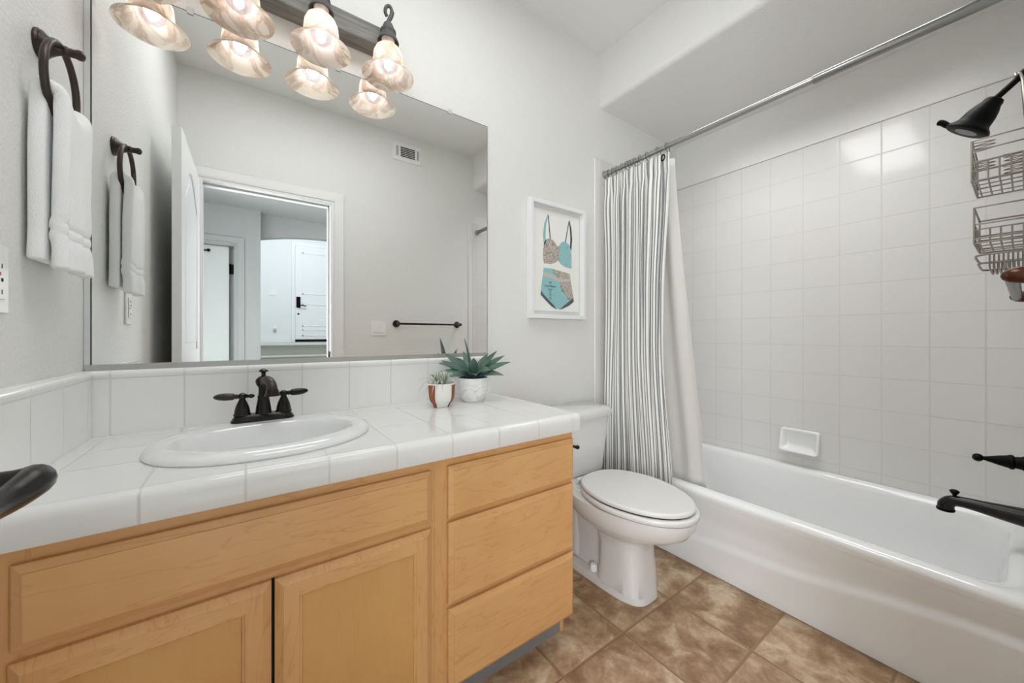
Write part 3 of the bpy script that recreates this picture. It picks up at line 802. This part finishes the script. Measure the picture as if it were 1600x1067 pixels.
# ================================================================== PLANTS
rtv = Vector((math.cos(YAW), -math.sin(YAW), 0)); fwv = Vector((math.sin(YAW), math.cos(YAW), 0))
def blade(mb, base, tip, width, lift, fold=.3, n=9, roll=0, uv=False, shape=None):
    base, tip = Vector(base), Vector(tip); d = tip-base
    hor = Vector((d.x, d.y, 0)); L = d.length
    side = Vector((-d.y, d.x, 0)); side = side.normalized() if side.length > 1e-5 else Vector((1, 0, 0))
    ctrl = [base, base+d*.45+Vector((0, 0, lift)), tip]
    pts = []
    for i in range(n):
        t_ = i/(n-1); p = ctrl[0]*(1-t_)**2+ctrl[1]*2*t_*(1-t_)+ctrl[2]*t_*t_
        pts.append(p)
    def fn(u, v_):
        i = min(n-1, int(round(v_*(n-1)))); p = pts[i]
        tg = (pts[min(i+1, n-1)]-pts[max(i-1, 0)]).normalized()
        nn = side.cross(tg).normalized()
        if nn.z < 0: nn = -nn
        if roll:
            k = roll*(1 if side.dot(fwv) > 0 else -1)*min(1, v_*2.5)
            sd_ = side*math.cos(k)+nn*math.sin(k); nn = nn*math.cos(k)-side*math.sin(k)
        else: sd_ = side
        wv = shape(v_) if shape else (.55+.9*v_)*(1-v_**2.2)+.02
        s_ = (u-.5)*2
        return p+sd_*s_*width*.5*wv+nn*(abs(s_)**1.5)*width*.5*wv*fold
    mb.grid(fn, 5, n, uv=(lambda u, v_: (u, v_)) if uv else None)
pc = Vector((1.109, -.130, .8083))
ag = thing('potted_agave', pc, 'green agave in a white marbled pot at the right of the counter', 'plant')
op = [(.001, .0), (.038, .0), (.042, .004), (.051, .02), (.0575, .042), (.0605, .07), (.062, .098)]
inn = [(.0585, .098), (.0575, .08)]
MB().lathe(op+inn+[(.001, .078)], pc, seg=40).build('pot', M_marble, ag)
MB().lathe([(.0583, .0975), (.0573, .081)], pc, seg=40, cap0=False, cap1=False).build('pot_lining', M_potin, ag)
MB().lathe([(.001, .086), (.05, .084), (.056, .082)], pc, seg=24, cap0=False, cap1=False).build('soil', M_soil, ag)
lc = pc+Vector((0, 0, .088))
px = .00258
leafs = [(-13, 66, .02, .03), (38, 46, .0, .031), (50, 38, -.03, .028), (49, 24, .03, .030), (49, 9, .05, .027), (-53, 27, .03, .030), (-49, 15, .05, .026), (-46, 41, -.02, .034), (-41, 6, .07, .03),
         (8, 10, .085, .034), (-20, 44, -.075, .03), (22, 40, -.08, .03), (-62, 30, -.06, .028), (3, 36, .05, .036), (30, 18, .08, .03), (-22, 20, .085, .03), (15, 30, -.11, .028), (-40, 34, -.1, .028), (60, 26, -.07, .026)]
for i, (dx, dz, dc, wd) in enumerate(leafs):
    tip = lc+rtv*dx*px+Vector((0, 0, dz*px))-fwv*dc
    if tip.y > -.03: tip.y = -.03
    mb = MB()
    hdir = Vector((tip.x-lc.x, tip.y-lc.y, 0)); hl = hdir.length
    base = lc+(hdir/hl*.006 if hl > 1e-4 else Vector())+Vector((0, 0, .006*(i % 3)))
    blade(mb, base, tip, wd*1.12, .026 if dz < 30 else .010, .30, 12, roll=.75 if abs(dx) > 24 else .15, shape=lambda t_: (.55+1.0*math.sin(min(1, t_*1.1)*PI*.62))*(1-t_**3)*.74+.012)
    mb.build('leaf', M_leaf, ag, solid=.0022)
pc = Vector((.953, -.158, .8083))
sp_ = thing('potted_spider_plant', pc, 'small variegated plant in a white and terracotta pot beside the agave', 'plant')
def oct_ring(r, z, n=10, ph=.3): return [(pc.x+r*math.cos(2*PI*i/n+ph), pc.y+r*math.sin(2*PI*i/n+ph), pc.z+z) for i in range(n)]
def opr(z):
    for (z0, r0), (z1, r1) in zip(PP, PP[1:]):
        if z0 <= z <= z1: return r0+(r1-r0)*(z-z0)/(z1-z0)
PP = [(0, .030), (.005, .033), (.011, .0345), (.024, .0455), (.034, .0495), (.05, .0515), (.09, .0535)]
mb = MB(); mb.rings([oct_ring(r, z, 40) for z, r in PP]+[oct_ring(.0505, .09, 40), oct_ring(.049, .07, 40)])
mb.build('pot', simple('white_glaze', srgb(236, 235, 232), .3), sp_)
# terracotta bare stripes
def tstripe(a0, a1):
    def fn(u, v_):
        z = .0005+.0845*v_; r = opr(z)+.0006
        w0 = .75+.25*v_
        a = R((a0+a1)/2+(a1-a0)*(u-.5)*w0)
        return (pc.x+r*math.cos(a), pc.y+r*math.sin(a), pc.z+z)
    MB().grid(fn, 9, 24).build('bare_stripe', M_terra, sp_, solid=.0004)['label'] = 'bare terracotta stripe'
va = math.degrees(math.atan2(-fwv.y, -fwv.x))
tstripe(va-50, va-12); tstripe(va+58, va+88); tstripe(va+170, va+205)
MB().lathe([(.001, .078), (.0495, .076)], pc, seg=24, cap0=False, cap1=False).build('soil', M_soil, sp_)
random.seed(11)
for i in range(64):
    a = random.uniform(0, 2*PI); L = random.uniform(.02, .058); z = random.uniform(.100, .130)
    tip = pc+Vector((math.cos(a)*L, math.sin(a)*L, z)); lift = random.uniform(.03, .055)
    sp = {0: (-.088, .010, .048, .07), 1: (.074, .02, .058, .07), 2: (.070, -.01, .072, .06), 3: (-.022, .066, .052, .06), 4: (-.006, .0, .150, 0), 5: (-.056, .042, .040, .07), 6: (-.004, .068, .066, .06), 7: (.018, .066, .062, .06), 8: (-.10, -.01, .085, .055)}.get(i)
    if sp: tip = pc+rtv*sp[0]-fwv*sp[1]+Vector((0, 0, sp[2])); lift = sp[3]; a = math.atan2(tip.y-pc.y, tip.x-pc.x)
    mb = MB(); blade(mb, pc+Vector((math.cos(a)*.012, math.sin(a)*.012, .078)), tip, random.uniform(.005, .0075), lift, .2, 14, roll=.4, uv=True, shape=lambda t_: (.75+.35*math.sin(t_*PI))*(1-.92*t_**2.2))
    mb.build('leaf', M_blade, sp_)

# ================================================================== FRAMED PRINT
fp = thing('framed_print', (1.68, 0, 1.47), 'white framed print of a map pattern two piece swimsuit above the toilet', 'picture')
x0, x1, z0, z1 = 1.487, 1.877, 1.166, 1.767
def fr_(i, y): return [(x0+i, y, z0+i), (x1-i, y, z0+i), (x1-i, y, z1-i), (x0+i, y, z1-i)]
MB().rings([fr_(0, -.002), fr_(0, -.036), fr_(.001, -.037), fr_(.019, -.037), fr_(.020, -.036), fr_(.020, -.012), fr_(.020, -.002)], False, False, closed=True).build('frame', simple('white_frame', srgb(235, 236, 237), .35), fp, smooth=False)
MB().box(x0+.019, x1-.019, -.010, -.004, z0+.019, z1-.019).build('backing', simple('shadow_mat', srgb(214, 214, 212), .8), fp, smooth=False)
MB().box(x0+.037, x1-.033, -.0135, -.0102, z0+.040, z1-.040).build('art_paper', M_paper, fp, smooth=False)
ax0, az0 = 1.681, 1.455
def cut(name, pts, mat, y=-.0137, th=.0012):
    return MB().prism([(x, z) for x, z in pts], 1, y-th, y).build(name, mat, fp, smooth=False)
def cup(cx, cz, r, sx):
    pts = []
    for i in range(15):
        a = PI*i/14; pts.append((cx+r*math.cos(a), cz+r*.72*math.sin(a)))
    pts += [(cx-r*.98, cz-.05), (cx-r*.4, cz-.075), (cx+r*.45, cz-.075), (cx+r*.98, cz-.06)]
    return pts
TL, TR = 1.590, 1.785
bra = [(1.590, 1.545), (1.594, 1.562), (1.612, 1.580), (1.632, 1.584), (1.655, 1.577), (1.675, 1.56), (1.686, 1.548), (1.694, 1.552), (1.712, 1.575), (1.735, 1.584), (1.757, 1.578), (1.775, 1.562), (1.782, 1.545),
       (1.788, 1.50), (1.786, 1.443), (1.740, 1.447), (1.712, 1.458), (1.688, 1.476), (1.664, 1.46), (1.640, 1.452), (1.590, 1.452), (1.583, 1.50)]
cut('bikini_top', bra, M_map)
cut('strap', [(1.590, 1.54), (1.585, 1.60), (1.594, 1.66), (1.616, 1.706), (1.622, 1.706), (1.606, 1.66), (1.600, 1.60), (1.603, 1.56)], simple('map_teal', srgb(140, 186, 190), .7))
cut('strap', [(1.618, 1.706), (1.6225, 1.706), (1.636, 1.58), (1.631, 1.58)], M_ink)
cut('strap', [(1.785, 1.54), (1.792, 1.60), (1.786, 1.66), (1.772, 1.702), (1.767, 1.702), (1.776, 1.66), (1.780, 1.60), (1.776, 1.555)], M_ink)
cut('strap', [(1.772, 1.702), (1.7685, 1.702), (1.739, 1.58), (1.744, 1.58)], M_ink)
cut('bikini_bottom', [(1.590, 1.427), (1.640, 1.428), (1.70, 1.421), (1.772, 1.413), (1.785, 1.36), (1.800, 1.29), (1.803, 1.262), (1.765, 1.238), (1.725, 1.222), (1.700, 1.216), (1.688, 1.221), (1.676, 1.216), (1.640, 1.232), (1.60, 1.262), (1.568, 1.287), (1.574, 1.34)], M_map)
cut('leg_trim', [(1.568, 1.287), (1.60, 1.262), (1.640, 1.232), (1.676, 1.216), (1.66, 1.235), (1.62, 1.264), (1.585, 1.292), (1.569, 1.31)], M_trimink, -.0152, .0004)
cut('leg_trim', [(1.803, 1.262), (1.765, 1.238), (1.725, 1.222), (1.700, 1.216), (1.73, 1.238), (1.78, 1.27), (1.801, 1.285)], M_trimink, -.0152, .0004)
cut('waistband', [(1.586, 1.405), (1.640, 1.398), (1.70, 1.378), (1.779, 1.385), (1.781, 1.372), (1.70, 1.362), (1.640, 1.375), (1.583, 1.385)], simple('map_band', srgb(196, 190, 182), .7), -.0152, .0004)
def text(body, x, z, size):
    cu = bpy.data.curves.new('map_lettering', 'FONT'); cu.body = body; cu.size = size; cu.align_x = 'CENTER'; cu.extrude = .0002
    co = bpy.data.objects.new('lettering_curve', cu); COL.objects.link(co)
    me = bpy.data.meshes.new_from_object(co.evaluated_get(bpy.context.evaluated_depsgraph_get()))
    bpy.data.objects.remove(co); me.materials.clear(); me.materials.append(M_ink)
    o = bpy.data.objects.new('map_lettering', me); COL.objects.link(o)
    o.parent = fp; o.location = Vector((x, -.0154, z))-Vector(fp.location); o.rotation_euler = (R(90), 0, 0)
text('CALIFORNIA', 1.633, 1.330, .0135)
text('MAP', 1.633, 1.352, .010); text('OF', 1.633, 1.343, .007)
mb = MB()
for i, wd in enumerate((.03, .022, .012, .02, .016, .012, .02)): mb.box(1.633-wd/2, 1.633+wd/2, -.0156, -.0153, 1.318-.0085*i, 1.3205-.0085*i)
mb.build('map_caption', M_ink, fp, smooth=False)

# ================================================================== TOILET
TX = 1.680
to = thing('toilet', (TX, -.36, 0), 'white two piece toilet with closed lid between vanity and tub', 'toilet')
def egg(z, yb, yf, hw, p=2.3, n=56, pf=2.0, cx=TX, taper=0):
    out = []; cy = yb+(yf-yb)*.42
    for i in range(n):
        a = 2*PI*i/n; c, s_ = math.cos(a), math.sin(a)
        pp = pf if s_ < 0 else p
        x = hw*math.copysign(abs(c)**(2/pp), c)
        yy = math.copysign(abs(s_)**(2/pp), s_)
        y = cy+yy*((yb-cy) if s_ > 0 else (cy-yf))
        if s_ > 0: x *= 1-taper*abs(yy)
        out.append((cx+x, y, z))
    return out
mb = MB()
mb.rings([egg(.0005, -.08, -.578, .104, 5, pf=3.6), egg(.020, -.08, -.5765, .1035, 5, pf=3.6), egg(.029, -.085, -.5745, .102, 5, pf=3.6), egg(.033, -.365, -.573, .101, 6, pf=3.6), egg(.10, -.372, -.564, .096, 6, pf=3.5), egg(.19, -.372, -.558, .092, 6, pf=3.2), egg(.235, -.35, -.567, .098, 4, pf=2.7),
          egg(.254, -.31, -.592, .112, 3, pf=2.3), egg(.272, -.28, -.635, .138, 2.6, pf=2.15), egg(.292, -.24, -.685, .162, 2.5), egg(.315, -.20, -.722, .176, 2.4), egg(.345, -.18, -.742, .183, 2.4), egg(.372, -.18, -.750, .186, 2.4), egg(.381, -.18, -.748, .185, 2.4), egg(.3835, -.18, -.735, .176, 2.4)])
# rear deck, trapway bulge and base flange
def rr3(z, hx, y0, y1, r, cx=TX): return [(x, y, z) for x, y, _ in rrect(hx, (y0-y1)/2, z, r, cx, (y0+y1)/2)]
mb.rings([rr3(.30, .085, -.03, -.26, .03), rr3(.335, .115, -.025, -.30, .03), rr3(.36, .125, -.022, -.30, .03), rr3(.388, .128, -.022, -.30, .03)])
mb.rings([rr3(.02, .056, -.09, -.40, .04), rr3(.12, .050, -.10, -.40, .04), rr3(.22, .055, -.10, -.38, .04), rr3(.31, .075, -.05, -.35, .04)])
tp = spline([(TX, -.42, .27), (TX, -.33, .24), (TX, -.26, .27), (TX, -.2, .25), (TX, -.19, .15), (TX, -.2, .04)], 6)
mb.tube(tp, .062, 18)
mb.build('bowl', M_porc2, to, angle=60)
def slab(z0, z1, yb, yf, hw, r, name, mat, p=2.6, taper=.15, hollow=None):
    m_ = MB(); rg = []
    rg.append(egg(z0, yb+0-.004, yf+.004, hw-.004, p, taper=taper))
    for k in range(5):
        a = R(90*k/4); e_ = r*(1-math.sin(a)) if False else r*(1-math.cos(a))
        rg.append(egg(z1-r+r*math.sin(a), yb-e_, yf+e_, hw-e_, p, taper=taper))
    rg.insert(1, egg(z0+.004, yb, yf, hw, p, taper=taper))
    m_.rings(rg); return m_.build(name, mat, to, angle=60)
MB().rings([egg(.383, -.26, -.742, .180, 2.5, taper=.15), egg(.3875, -.26, -.742, .180, 2.5, taper=.15)]).build('seat_underside_shade', simple('seat_shade_grey', srgb(60, 60, 60), .8), to)  # dark plate stands for the shadow line between bowl and seat
slab(.3875, .4085, -.262, -.758, .190, .008, 'seat', M_seat)
MB().rings([egg(.408, -.275, -.736, .177, 2.6, taper=.15), egg(.4135, -.275, -.736, .177, 2.6, taper=.15)]).build('lid_gap_shade', simple('lid_shade_grey', srgb(40, 40, 40), .8), to)  # dark filler drawn as the shaded gap below the lid
slab(.4135, .432, -.258, -.744, .183, .009, 'lid', M_seat)
for s_ in (-1, 1):
    MB().lathe([(.001, -.022), (.010, -.022), (.011, 0), (.010, .022), (.001, .022)], (TX+s_*.07, -.252, .408), (1, 0, 0), 14).build('hinge', M_seat, to)
    MB().lathe([(.018, .03), (.0175, .054), (.013, .062), (.001, .064)], (TX+s_*.071, -.335, 0), seg=18).build('bolt_cap', M_plast, to)
mb = MB().rings([rr3(.389, .165, -.022, -.190, .035), rr3(.40, .170, -.020, -.196, .035), rr3(.55, .190, -.016, -.203, .035), rr3(.668, .204, -.012, -.207, .035)])
mb.build('tank', M_porc2, to, angle=60)
def lidring(z, hx, y0, y1, bow, r=.035):
    out = []
    for x, y, zz in rr3(z, hx, y0, y1, r):
        if y < (y0+y1)/2: y -= bow*(1-((x-TX)/hx)**2)
        out.append((x, y, zz))
    return out
MB().rings([lidring(.669, .205, -.010, -.209, .012), lidring(.671, .213, -.008, -.216, .013), lidring(.690, .216, -.007, -.219, .014), lidring(.704, .213, -.008, -.216, .014), lidring(.712, .204, -.014, -.208, .013), lidring(.717, .185, -.03, -.19, .012)]).build('tank_lid', M_porc2, to, angle=60)
lv = MB().lathe([(.013, 0), (.013, .006), (.008, .012)], (TX-.13, -.2045, .575), (0, -1, 0), 16)
lv.tube(spline([(TX-.13, -.214, .575), (TX-.11, -.222, .568), (TX-.075, -.226, .553), (TX-.058, -.226, .549)], 5), [.006]*10+[.007, .008, .009, .010, .010, .009], 12)
lv.build('flush_lever', M_bronze, to)['label'] = 'dark bronze flush lever'

# ================================================================== BATHTUB
tb = thing('bathtub', (2.44, -.76, 0), 'white alcove bathtub along the tiled wall', 'bathtub')
TZ = .362
def rr(x0, x1, y0, y1, r, z): 
    return [(x, y, z) for x, y, _ in rrect((x1-x0)/2, (y0-y1)/2, z, r, (x0+x1)/2, (y0+y1)/2, 8)]
y0o, y1o = -.0125, -1.5075
mb = MB()
mb.rings([rr(2.0545, 2.827, y0o, y1o, .004, TZ-.045), rr(2.050, 2.827, y0o, y1o, .004, TZ-.025), rr(2.0535, 2.8275, y0o, y1o, .004, TZ-.012), rr(2.062, 2.8275, y0o-.001, y1o+.001, .004, TZ-.004), rr(2.075, 2.8275, y0o-.002, y1o+.002, .005, TZ-.0005),
          rr(2.098, 2.800, -.06, -1.452, .07, TZ), rr(2.112, 2.786, -.075, -1.437, .085, TZ-.003), rr(2.122, 2.777, -.088, -1.426, .095, TZ-.012), rr(2.129, 2.771, -.10, -1.419, .10, TZ-.03),
          rr(2.145, 2.757, -.16, -1.403, .11, .20), rr(2.16, 2.742, -.24, -1.388, .115, .10), rr(2.185, 2.715, -.30, -1.36, .11, .062), rr(2.23, 2.67, -.36, -1.31, .09, .05)], False, True)
mb.build('basin', M_tub, tb, angle=70)
def apron(u, v_):
    y = y0o+(y1o-y0o)*u; z = .0005+(TZ-.044)*v_
    zs = .112+.035*smooth(-.3, -.9, y) + .085*smooth(-.8, -1.45, y)
    x = 2.072-.013*(1-smooth(zs-.012, zs+.024, z)) - .004*(1-smooth(0, .10, z))
    x -= .0175*smooth(TZ-.15, TZ-.03, z)
    return (x, y, z)
mb = MB().grid(apron, 60, 56)
mb.build('apron', M_tub, tb, angle=80)

# soap dish
sd = MB()
t = thing('soap_dish', (2.83, -.735, .43), 'white ceramic soap dish set in the tiled wall above the tub', 'soap dish')
yA, yB, zA, zB = -.645, -.822, .437, .560
def sdr(i, x, bulge=0):
    out = []
    for y, z in ((yA-i, zA+i), (yB+i, zA+i), (yB+i, zB-i), (yA-i, zB-i)): out.append((x, y, z))
    return out
def sring(i, x0_, tilt):
    pts = []
    r = .014; cs_ = [(yA-i-r, zA+i+r, 270, 360), (yA-i-r, zB-i-r, 0, 90), (yB+i+r, zB-i-r, 90, 180), (yB+i+r, zA+i+r, 180, 270)]
    for cy, cz, a0, a1 in cs_:
        for k in range(6):
            a = R(a0+(a1-a0)*k/5); y = cy+r*math.cos(a); z = cz+r*math.sin(a)
            k2 = 1-(z-zA)/(zB-zA)
            pts.append((x0_-tilt*k2**1.5, y, z))
    return pts
sd.rings([sring(0, 2.8298, 0), sring(0, 2.818, .030), sring(.002, 2.812, .034), sring(.010, 2.811, .034), sring(.014, 2.814, .030), sring(.022, 2.8225, .006), sring(.04, 2.825, .0)], True, True)
sd.build('dish', M_porc, t, angle=60)

# ================================================================== SHOWER CURTAIN
RX, RZ = 2.062, 2.026
t = thing('curtain_rod', (RX, -.76, RZ), 'brushed steel tension rod across the tub opening', 'curtain rod')
MB().lathe([(.0125, -1.0), (.0125, -.03)], (RX, 0, RZ), (0, 1, 0), 24).build('inner_tube', M_chrome, t)
MB().lathe([(.0125, -1.49), (.0155, -1.485), (.0155, -1.002), (.0150, -.997), (.0125, -.996)], (RX, 0, RZ), (0, 1, 0), 24).build('outer_tube', simple('dull_steel', srgb(150, 152, 150), .3, 1), t)
for y, s_ in ((-.0113, -1), (-1.5087, 1)):
    MB().lathe([(.022, .0), (.022, .004), (.017, .012), (.0165, .03)], (RX, y, RZ), (0, s_, 0), 22).build('end_cap', M_chrome, t)

NF = 8
def fold_y(s_, t_):
    yr = -.444+.030*smooth(.05, .4, t_)-.064*smooth(.5, 1, t_)
    yl = -.036-.012*smooth(.05, .3, t_)+.012*smooth(.4, .8, t_)
    return yl+(yr-yl)*s_
rnd = random.Random(5)
phs = [rnd.uniform(-.5, .5) for _ in range(NF+2)]; amps = [rnd.uniform(.6, 1.25) for _ in range(NF+2)]
def lerp_l(L, f_):
    i = int(f_); k = f_-i; k = k*k*(3-2*k); return L[i]*(1-k)+L[min(i+1, len(L)-1)]*k
CT0, CB0 = 1.985, .20
def curt(s_, t_):
    f_ = (s_+.022*math.sin(5.3*s_*PI+.6)+.010*math.sin(13*s_*PI))*NF*.97
    ph = 2*PI*f_+lerp_l(phs, f_)*(.3+2.4*t_)+.6*math.sin(3*t_+f_)
    am = (.013+.016*smooth(0, .12, t_))*lerp_l(amps, f_)
    am *= 1-.6*smooth(.15, .9, t_)
    x = 2.034+am*math.sin(ph)-.012*smooth(.2, .9, t_)-.004*smooth(.88, 1, t_)
    y = fold_y(s_, t_)+.010*math.sin(2*ph+.8)*(1-.4*t_)
    x += .026*math.exp(-((s_-.80)/.016)**2)*smooth(.1, .3, t_)+.016*math.exp(-((s_-.36)/.02)**2)*smooth(.3, .6, t_)
    # gather seam under the header
    x += .004*math.exp(-((t_-.055)/.012)**2)
    z = CT0+(CB0-CT0)*t_-.010*(1-t_)**8*(.5-.5*math.cos(2*PI*f_))
    return (min(x, 2.062 if t_ < .82 else 2.045), y, z)
arcl = [0]
for i in range(1, 331):
    a_, b_ = Vector(curt((i-1)/330, .62)), Vector(curt(i/330, .62)); arcl.append(arcl[-1]+(b_-a_).length)
mb = MB().grid(curt, 331, 60, uv=lambda u, v_: (arcl[int(round(u*330))], v_))
cu = mb.build('shower_curtain', M_stripe, loc=(2.03, -.24, CB0), solid=.0012, angle=180)
tag(cu, 'grey and white ticking striped shower curtain gathered at the wall', 'shower curtain')
MB().lathe([(.010, -.0008), (.0165, -.0008), (.0165, .0008), (.010, .0008)], (2.020, -.414, 1.957), (1, -.35, .05), 20, False, False).build('grommet', M_black, cu)
# rings
ys = [-.047, -.078, -.105, -.142, -.172, -.190, -.207, -.225, -.258, -.30, -.362, -.412]
for i, y in enumerate(ys):
    o = MB().tube([(RX+.021*math.sin(2*PI*k/28), y+.004*math.cos(2*PI*k/28), RZ-.0065+.0245*math.cos(2*PI*k/28)) for k in range(28)], .0014, 8, closed=True).build('curtain_ring', M_iron, loc=(RX, y, RZ))
    od = ('nearest', 'second', 'third', 'fourth', 'fifth', 'sixth', 'seventh', 'eighth', 'ninth', 'tenth', 'eleventh')
    lab = 'thin dark curtain ring on the rod, ' + (od[i] + (' to the wall' if i == 0 else ' from the wall') if i < 11 else 'at the free edge above the open grommet')
    tag(o, lab, 'curtain ring', 'curtain rings on the steel rod')
# liner inside the tub
def liner(s_, t_):
    yr = -.425-.010*t_-.125*t_**1.25
    yl = -.06-.075*smooth(.6, 1, t_)
    y = yl+(yr-yl)*s_
    z = 1.975+(.335-1.975)*t_
    x = 2.098+.055*smooth(.0, .9, t_)+(.012-.006*t_)*math.sin(s_*26+2*t_)
    return (x, y, z)
mb = MB().grid(liner, 90, 40)
li = mb.build('curtain_liner', M_liner, loc=(2.12, -.25, .335), solid=.0008, angle=180)
tag(li, 'plain white curtain liner hanging inside the tub behind the striped curtain', 'shower curtain')

# ================================================================== SHOWER FITTINGS
SHX = 2.45; WY = YF+.011
t = thing('showerhead', (SHX, WY, 1.95), 'black bell shaped shower head on an angled arm', 'shower head')
ap_ = spline([(SHX, WY, 1.985), (SHX, WY+.025, 1.975), (SHX, WY+.06, 1.945), (SHX, WY+.095, 1.912), (SHX, WY+.125, 1.884)], 6)
MB().tube(ap_, .0095, 14).build('shower_arm', M_black, t)
MB().lathe([(.030, .0003), (.029, .005), (.018, .012), (.012, .02)], (SHX, WY, 1.985), (0, 1, 0), 22).build('wall_flange', M_black, t)
MB().lathe([(.011, -.012), (.014, -.008), (.014, .006), (.011, .010)], (SHX, WY+.058, 1.947), (0, .73, -.68), 18).build('collar', M_black, t)
hax = Vector((0, .60, -.80))
MB().lathe([(.013, -.010), (.022, -.006), (.0255, .002), (.026, .010), (.033, .024), (.0395, .045), (.0425, .064), (.0435, .072), (.048, .080), (.056, .088), (.060, .094), (.060, .099), (.056, .102)], (SHX, WY+.118, 1.888), hax, 30).build('bell', M_black, t)
MB().lathe([(.001, .0), (.026, .0), (.050, -.001)], Vector((SHX, WY+.118, 1.888))+hax*.1022, hax, 26, True, False).build('spray_face', simple('dark_nozzle_plate', srgb(22, 22, 22), .25), t)
hp = Vector((0, .8, .6)); hb = Vector((SHX, WY+.118, 1.888))
MB().tube(spline([hb+hax*.095+hp*.046, hb+hax*.091+hp*.064, hb+hax*.087+hp*.080, hb+hax*.089+hp*.094], 6), [.009]*6+[.0095]*6+[.0098]*5+[.008, .003], 12).build('spray_lever', M_black, t)

# caddy of wire hanging from the arm
t = thing('shower_caddy', (SHX, WY+.03, 1.28), 'metal wire shower caddy with three baskets hanging from the shower arm', 'shower caddy')
wr = .0026
cx0, cx1 = 2.325, 2.575
yb_, yf_ = -1.462, -1.350
mb = MB()
for s_ in (-1, 1):
    mb.tube(spline([(SHX+s_*.004, WY+.074, 1.945), (SHX+s_*.010, WY+.066, 1.95), (SHX+s_*.018, WY+.060, 1.92), (SHX+s_*.045, WY+.056, 1.84), (SHX+s_*.055, WY+.050, 1.75), (SHX+s_*.045, WY+.047, 1.5), (SHX+s_*.05, WY+.047, 1.30)], 8), .004, 8)
mb.tube(spline([(SHX-.012, WY+.072, 1.944), (SHX, WY+.074, 1.9575), (SHX+.012, WY+.072, 1.944)], 6), .004, 8)
mb.build('hanger', M_wire, t)
def basket(zb, zt, rails, yf, bars, label=None):
    mb = MB()
    for z in rails:
        mb.tube([(cx0, yb_, z), (cx0, yf, z), (cx1, yf, z), (cx1, yb_, z)], wr*1.15, 7, closed=True)
    for x in (cx0, cx1):
        for y in (yb_, yf): mb.tube([(x, y, zb), (x, y, zt)], wr, 7)
    for k in range(bars):
        x = cx0+(cx1-cx0)*(k+.5)/bars
        mb.tube([(x, yb_, zb), (x, yf, zb), (x, yf, rails[1])], wr*.85, 6)
    for k in range(5):
        y = yb_+(yf-yb_)*(k+.5)/5
        mb.tube([(cx0, y, rails[2]), (cx0, y, zb), (cx1, y, zb)], wr*.85, 6)
    return mb
def coil(mb, x, y, z, n, r, L):
    mb.tube([(x, y+L*(i/(n*10))+r*math.sin(2*PI*i/10)*1.3, z+r*.6*math.cos(2*PI*i/10)+.02*i/(n*10)) for i in range(n*10+1)], wr*.6, 5)
mb = basket(1.592, 1.727, [1.727, 1.692, 1.655, 1.625, 1.593], yf_, 2)
for y, z in ((yf_-.03, 1.70), (yf_-.03, 1.64)):
    mb.tube([(cx0+.004, y+.022*math.cos(2*PI*i/12)+.004, z+.020-.0009*i) for i in range(37)], wr*.6, 5)
for z in (1.64, 1.60):
    mb.tube([(cx0+.004, yf_-.085+.022*math.cos(2*PI*i/12), z+.020-.0009*i) for i in range(37)], wr*.6, 5)
mb.build('basket', M_wire, t)
basket(1.384, 1.503, [1.503, 1.447, 1.43, 1.40, 1.385], yf_-.005, 2).build('basket', M_wire, t)
mb = MB()
for z, ins in ((1.345, 0), (1.318, .006)):
    mb.tube(spline([(cx0+ins, yb_, z), (cx0+ins, yf_-.045, z), (cx0+.012+ins, yf_-.018, z), (cx0+.045, yf_-.006-ins, z), (cx1-.045, yf_-.006-ins, z), (cx1-.012-ins, yf_-.018, z), (cx1-ins, yf_-.045, z), (cx1-ins, yb_, z)], 5), wr*1.3, 7)
for k in range(9):
    y = yb_+(yf_-.03-yb_)*(k+.3)/9
    mb.tube(spline([(cx0, y, 1.345), (cx0+.004, y, 1.318), (cx0+.02, y, 1.30), (SHX, y, 1.297), (cx1-.02, y, 1.30), (cx1-.004, y, 1.318), (cx1, y, 1.345)], 4), wr*.85, 6)
mb.build('soap_tray', M_wire, t)

# valve and spout
t = thing('shower_valve', (SHX, WY, .655), 'black lever shower valve on the tiled end wall', 'shower valve')
MB().lathe([(.085, .0003), (.084, .006), (.07, .012), (.035, .018), (.028, .03)], (SHX, WY, .655), (0, 1, 0), 36).build('escutcheon', M_black, t)
MB().lathe([(.024, .02), (.024, .058), (.021, .062), (.019, .075), (.024, .078), (.0245, .084), (.021, .090), (.016, .11), (.010, .128), (.007, .138), (.0065, .145)], (SHX, WY, .655), (0, 1, -.04), 26).build('handle', M_black, t)
MB().lathe([(.001, -.016), (.010, -.012), (.0135, -.002), (.0125, .008), (.006, .016), (.001, .017)], (SHX-.004, WY+.152, .65), (-1, .1, -.1), 18).build('knob', M_black, t)
t = thing('tub_spout', (SHX, WY, .47), 'dark bronze tub spout with a lift knob over the tub', 'tub spout')
sp = spline([(SHX, WY, .472), (SHX, WY+.05, .474), (SHX, WY+.12, .476), (SHX, WY+.18, .478), (SHX, WY+.21, .474), (SHX, WY+.224, .458), (SHX, WY+.226, .442)], 6)
MB().tube(sp, [.035-.0165*smooth(0, 20, i)+.003*smooth(22, 34, i) for i in range(len(sp))], 22).build('spout', M_bronze, t)
MB().lathe([(.016, .0), (.0225, -.004), (.024, -.010), (.022, -.014), (.015, -.0145)], (SHX, WY+.226, .448), seg=24).build('nozzle_rim', M_black, t)
MB().lathe([(.005, .0), (.0055, .012), (.011, .020), (.013, .026), (.008, .030), (.001, .031)], (SHX, WY+.205, .486), seg=18).build('lift_knob', M_black, t)
MB().lathe([(.041, .0003), (.041, .008), (.036, .012)], (SHX, WY, .472), (0, 1, 0), 26).build('wall_flange', M_black, t)
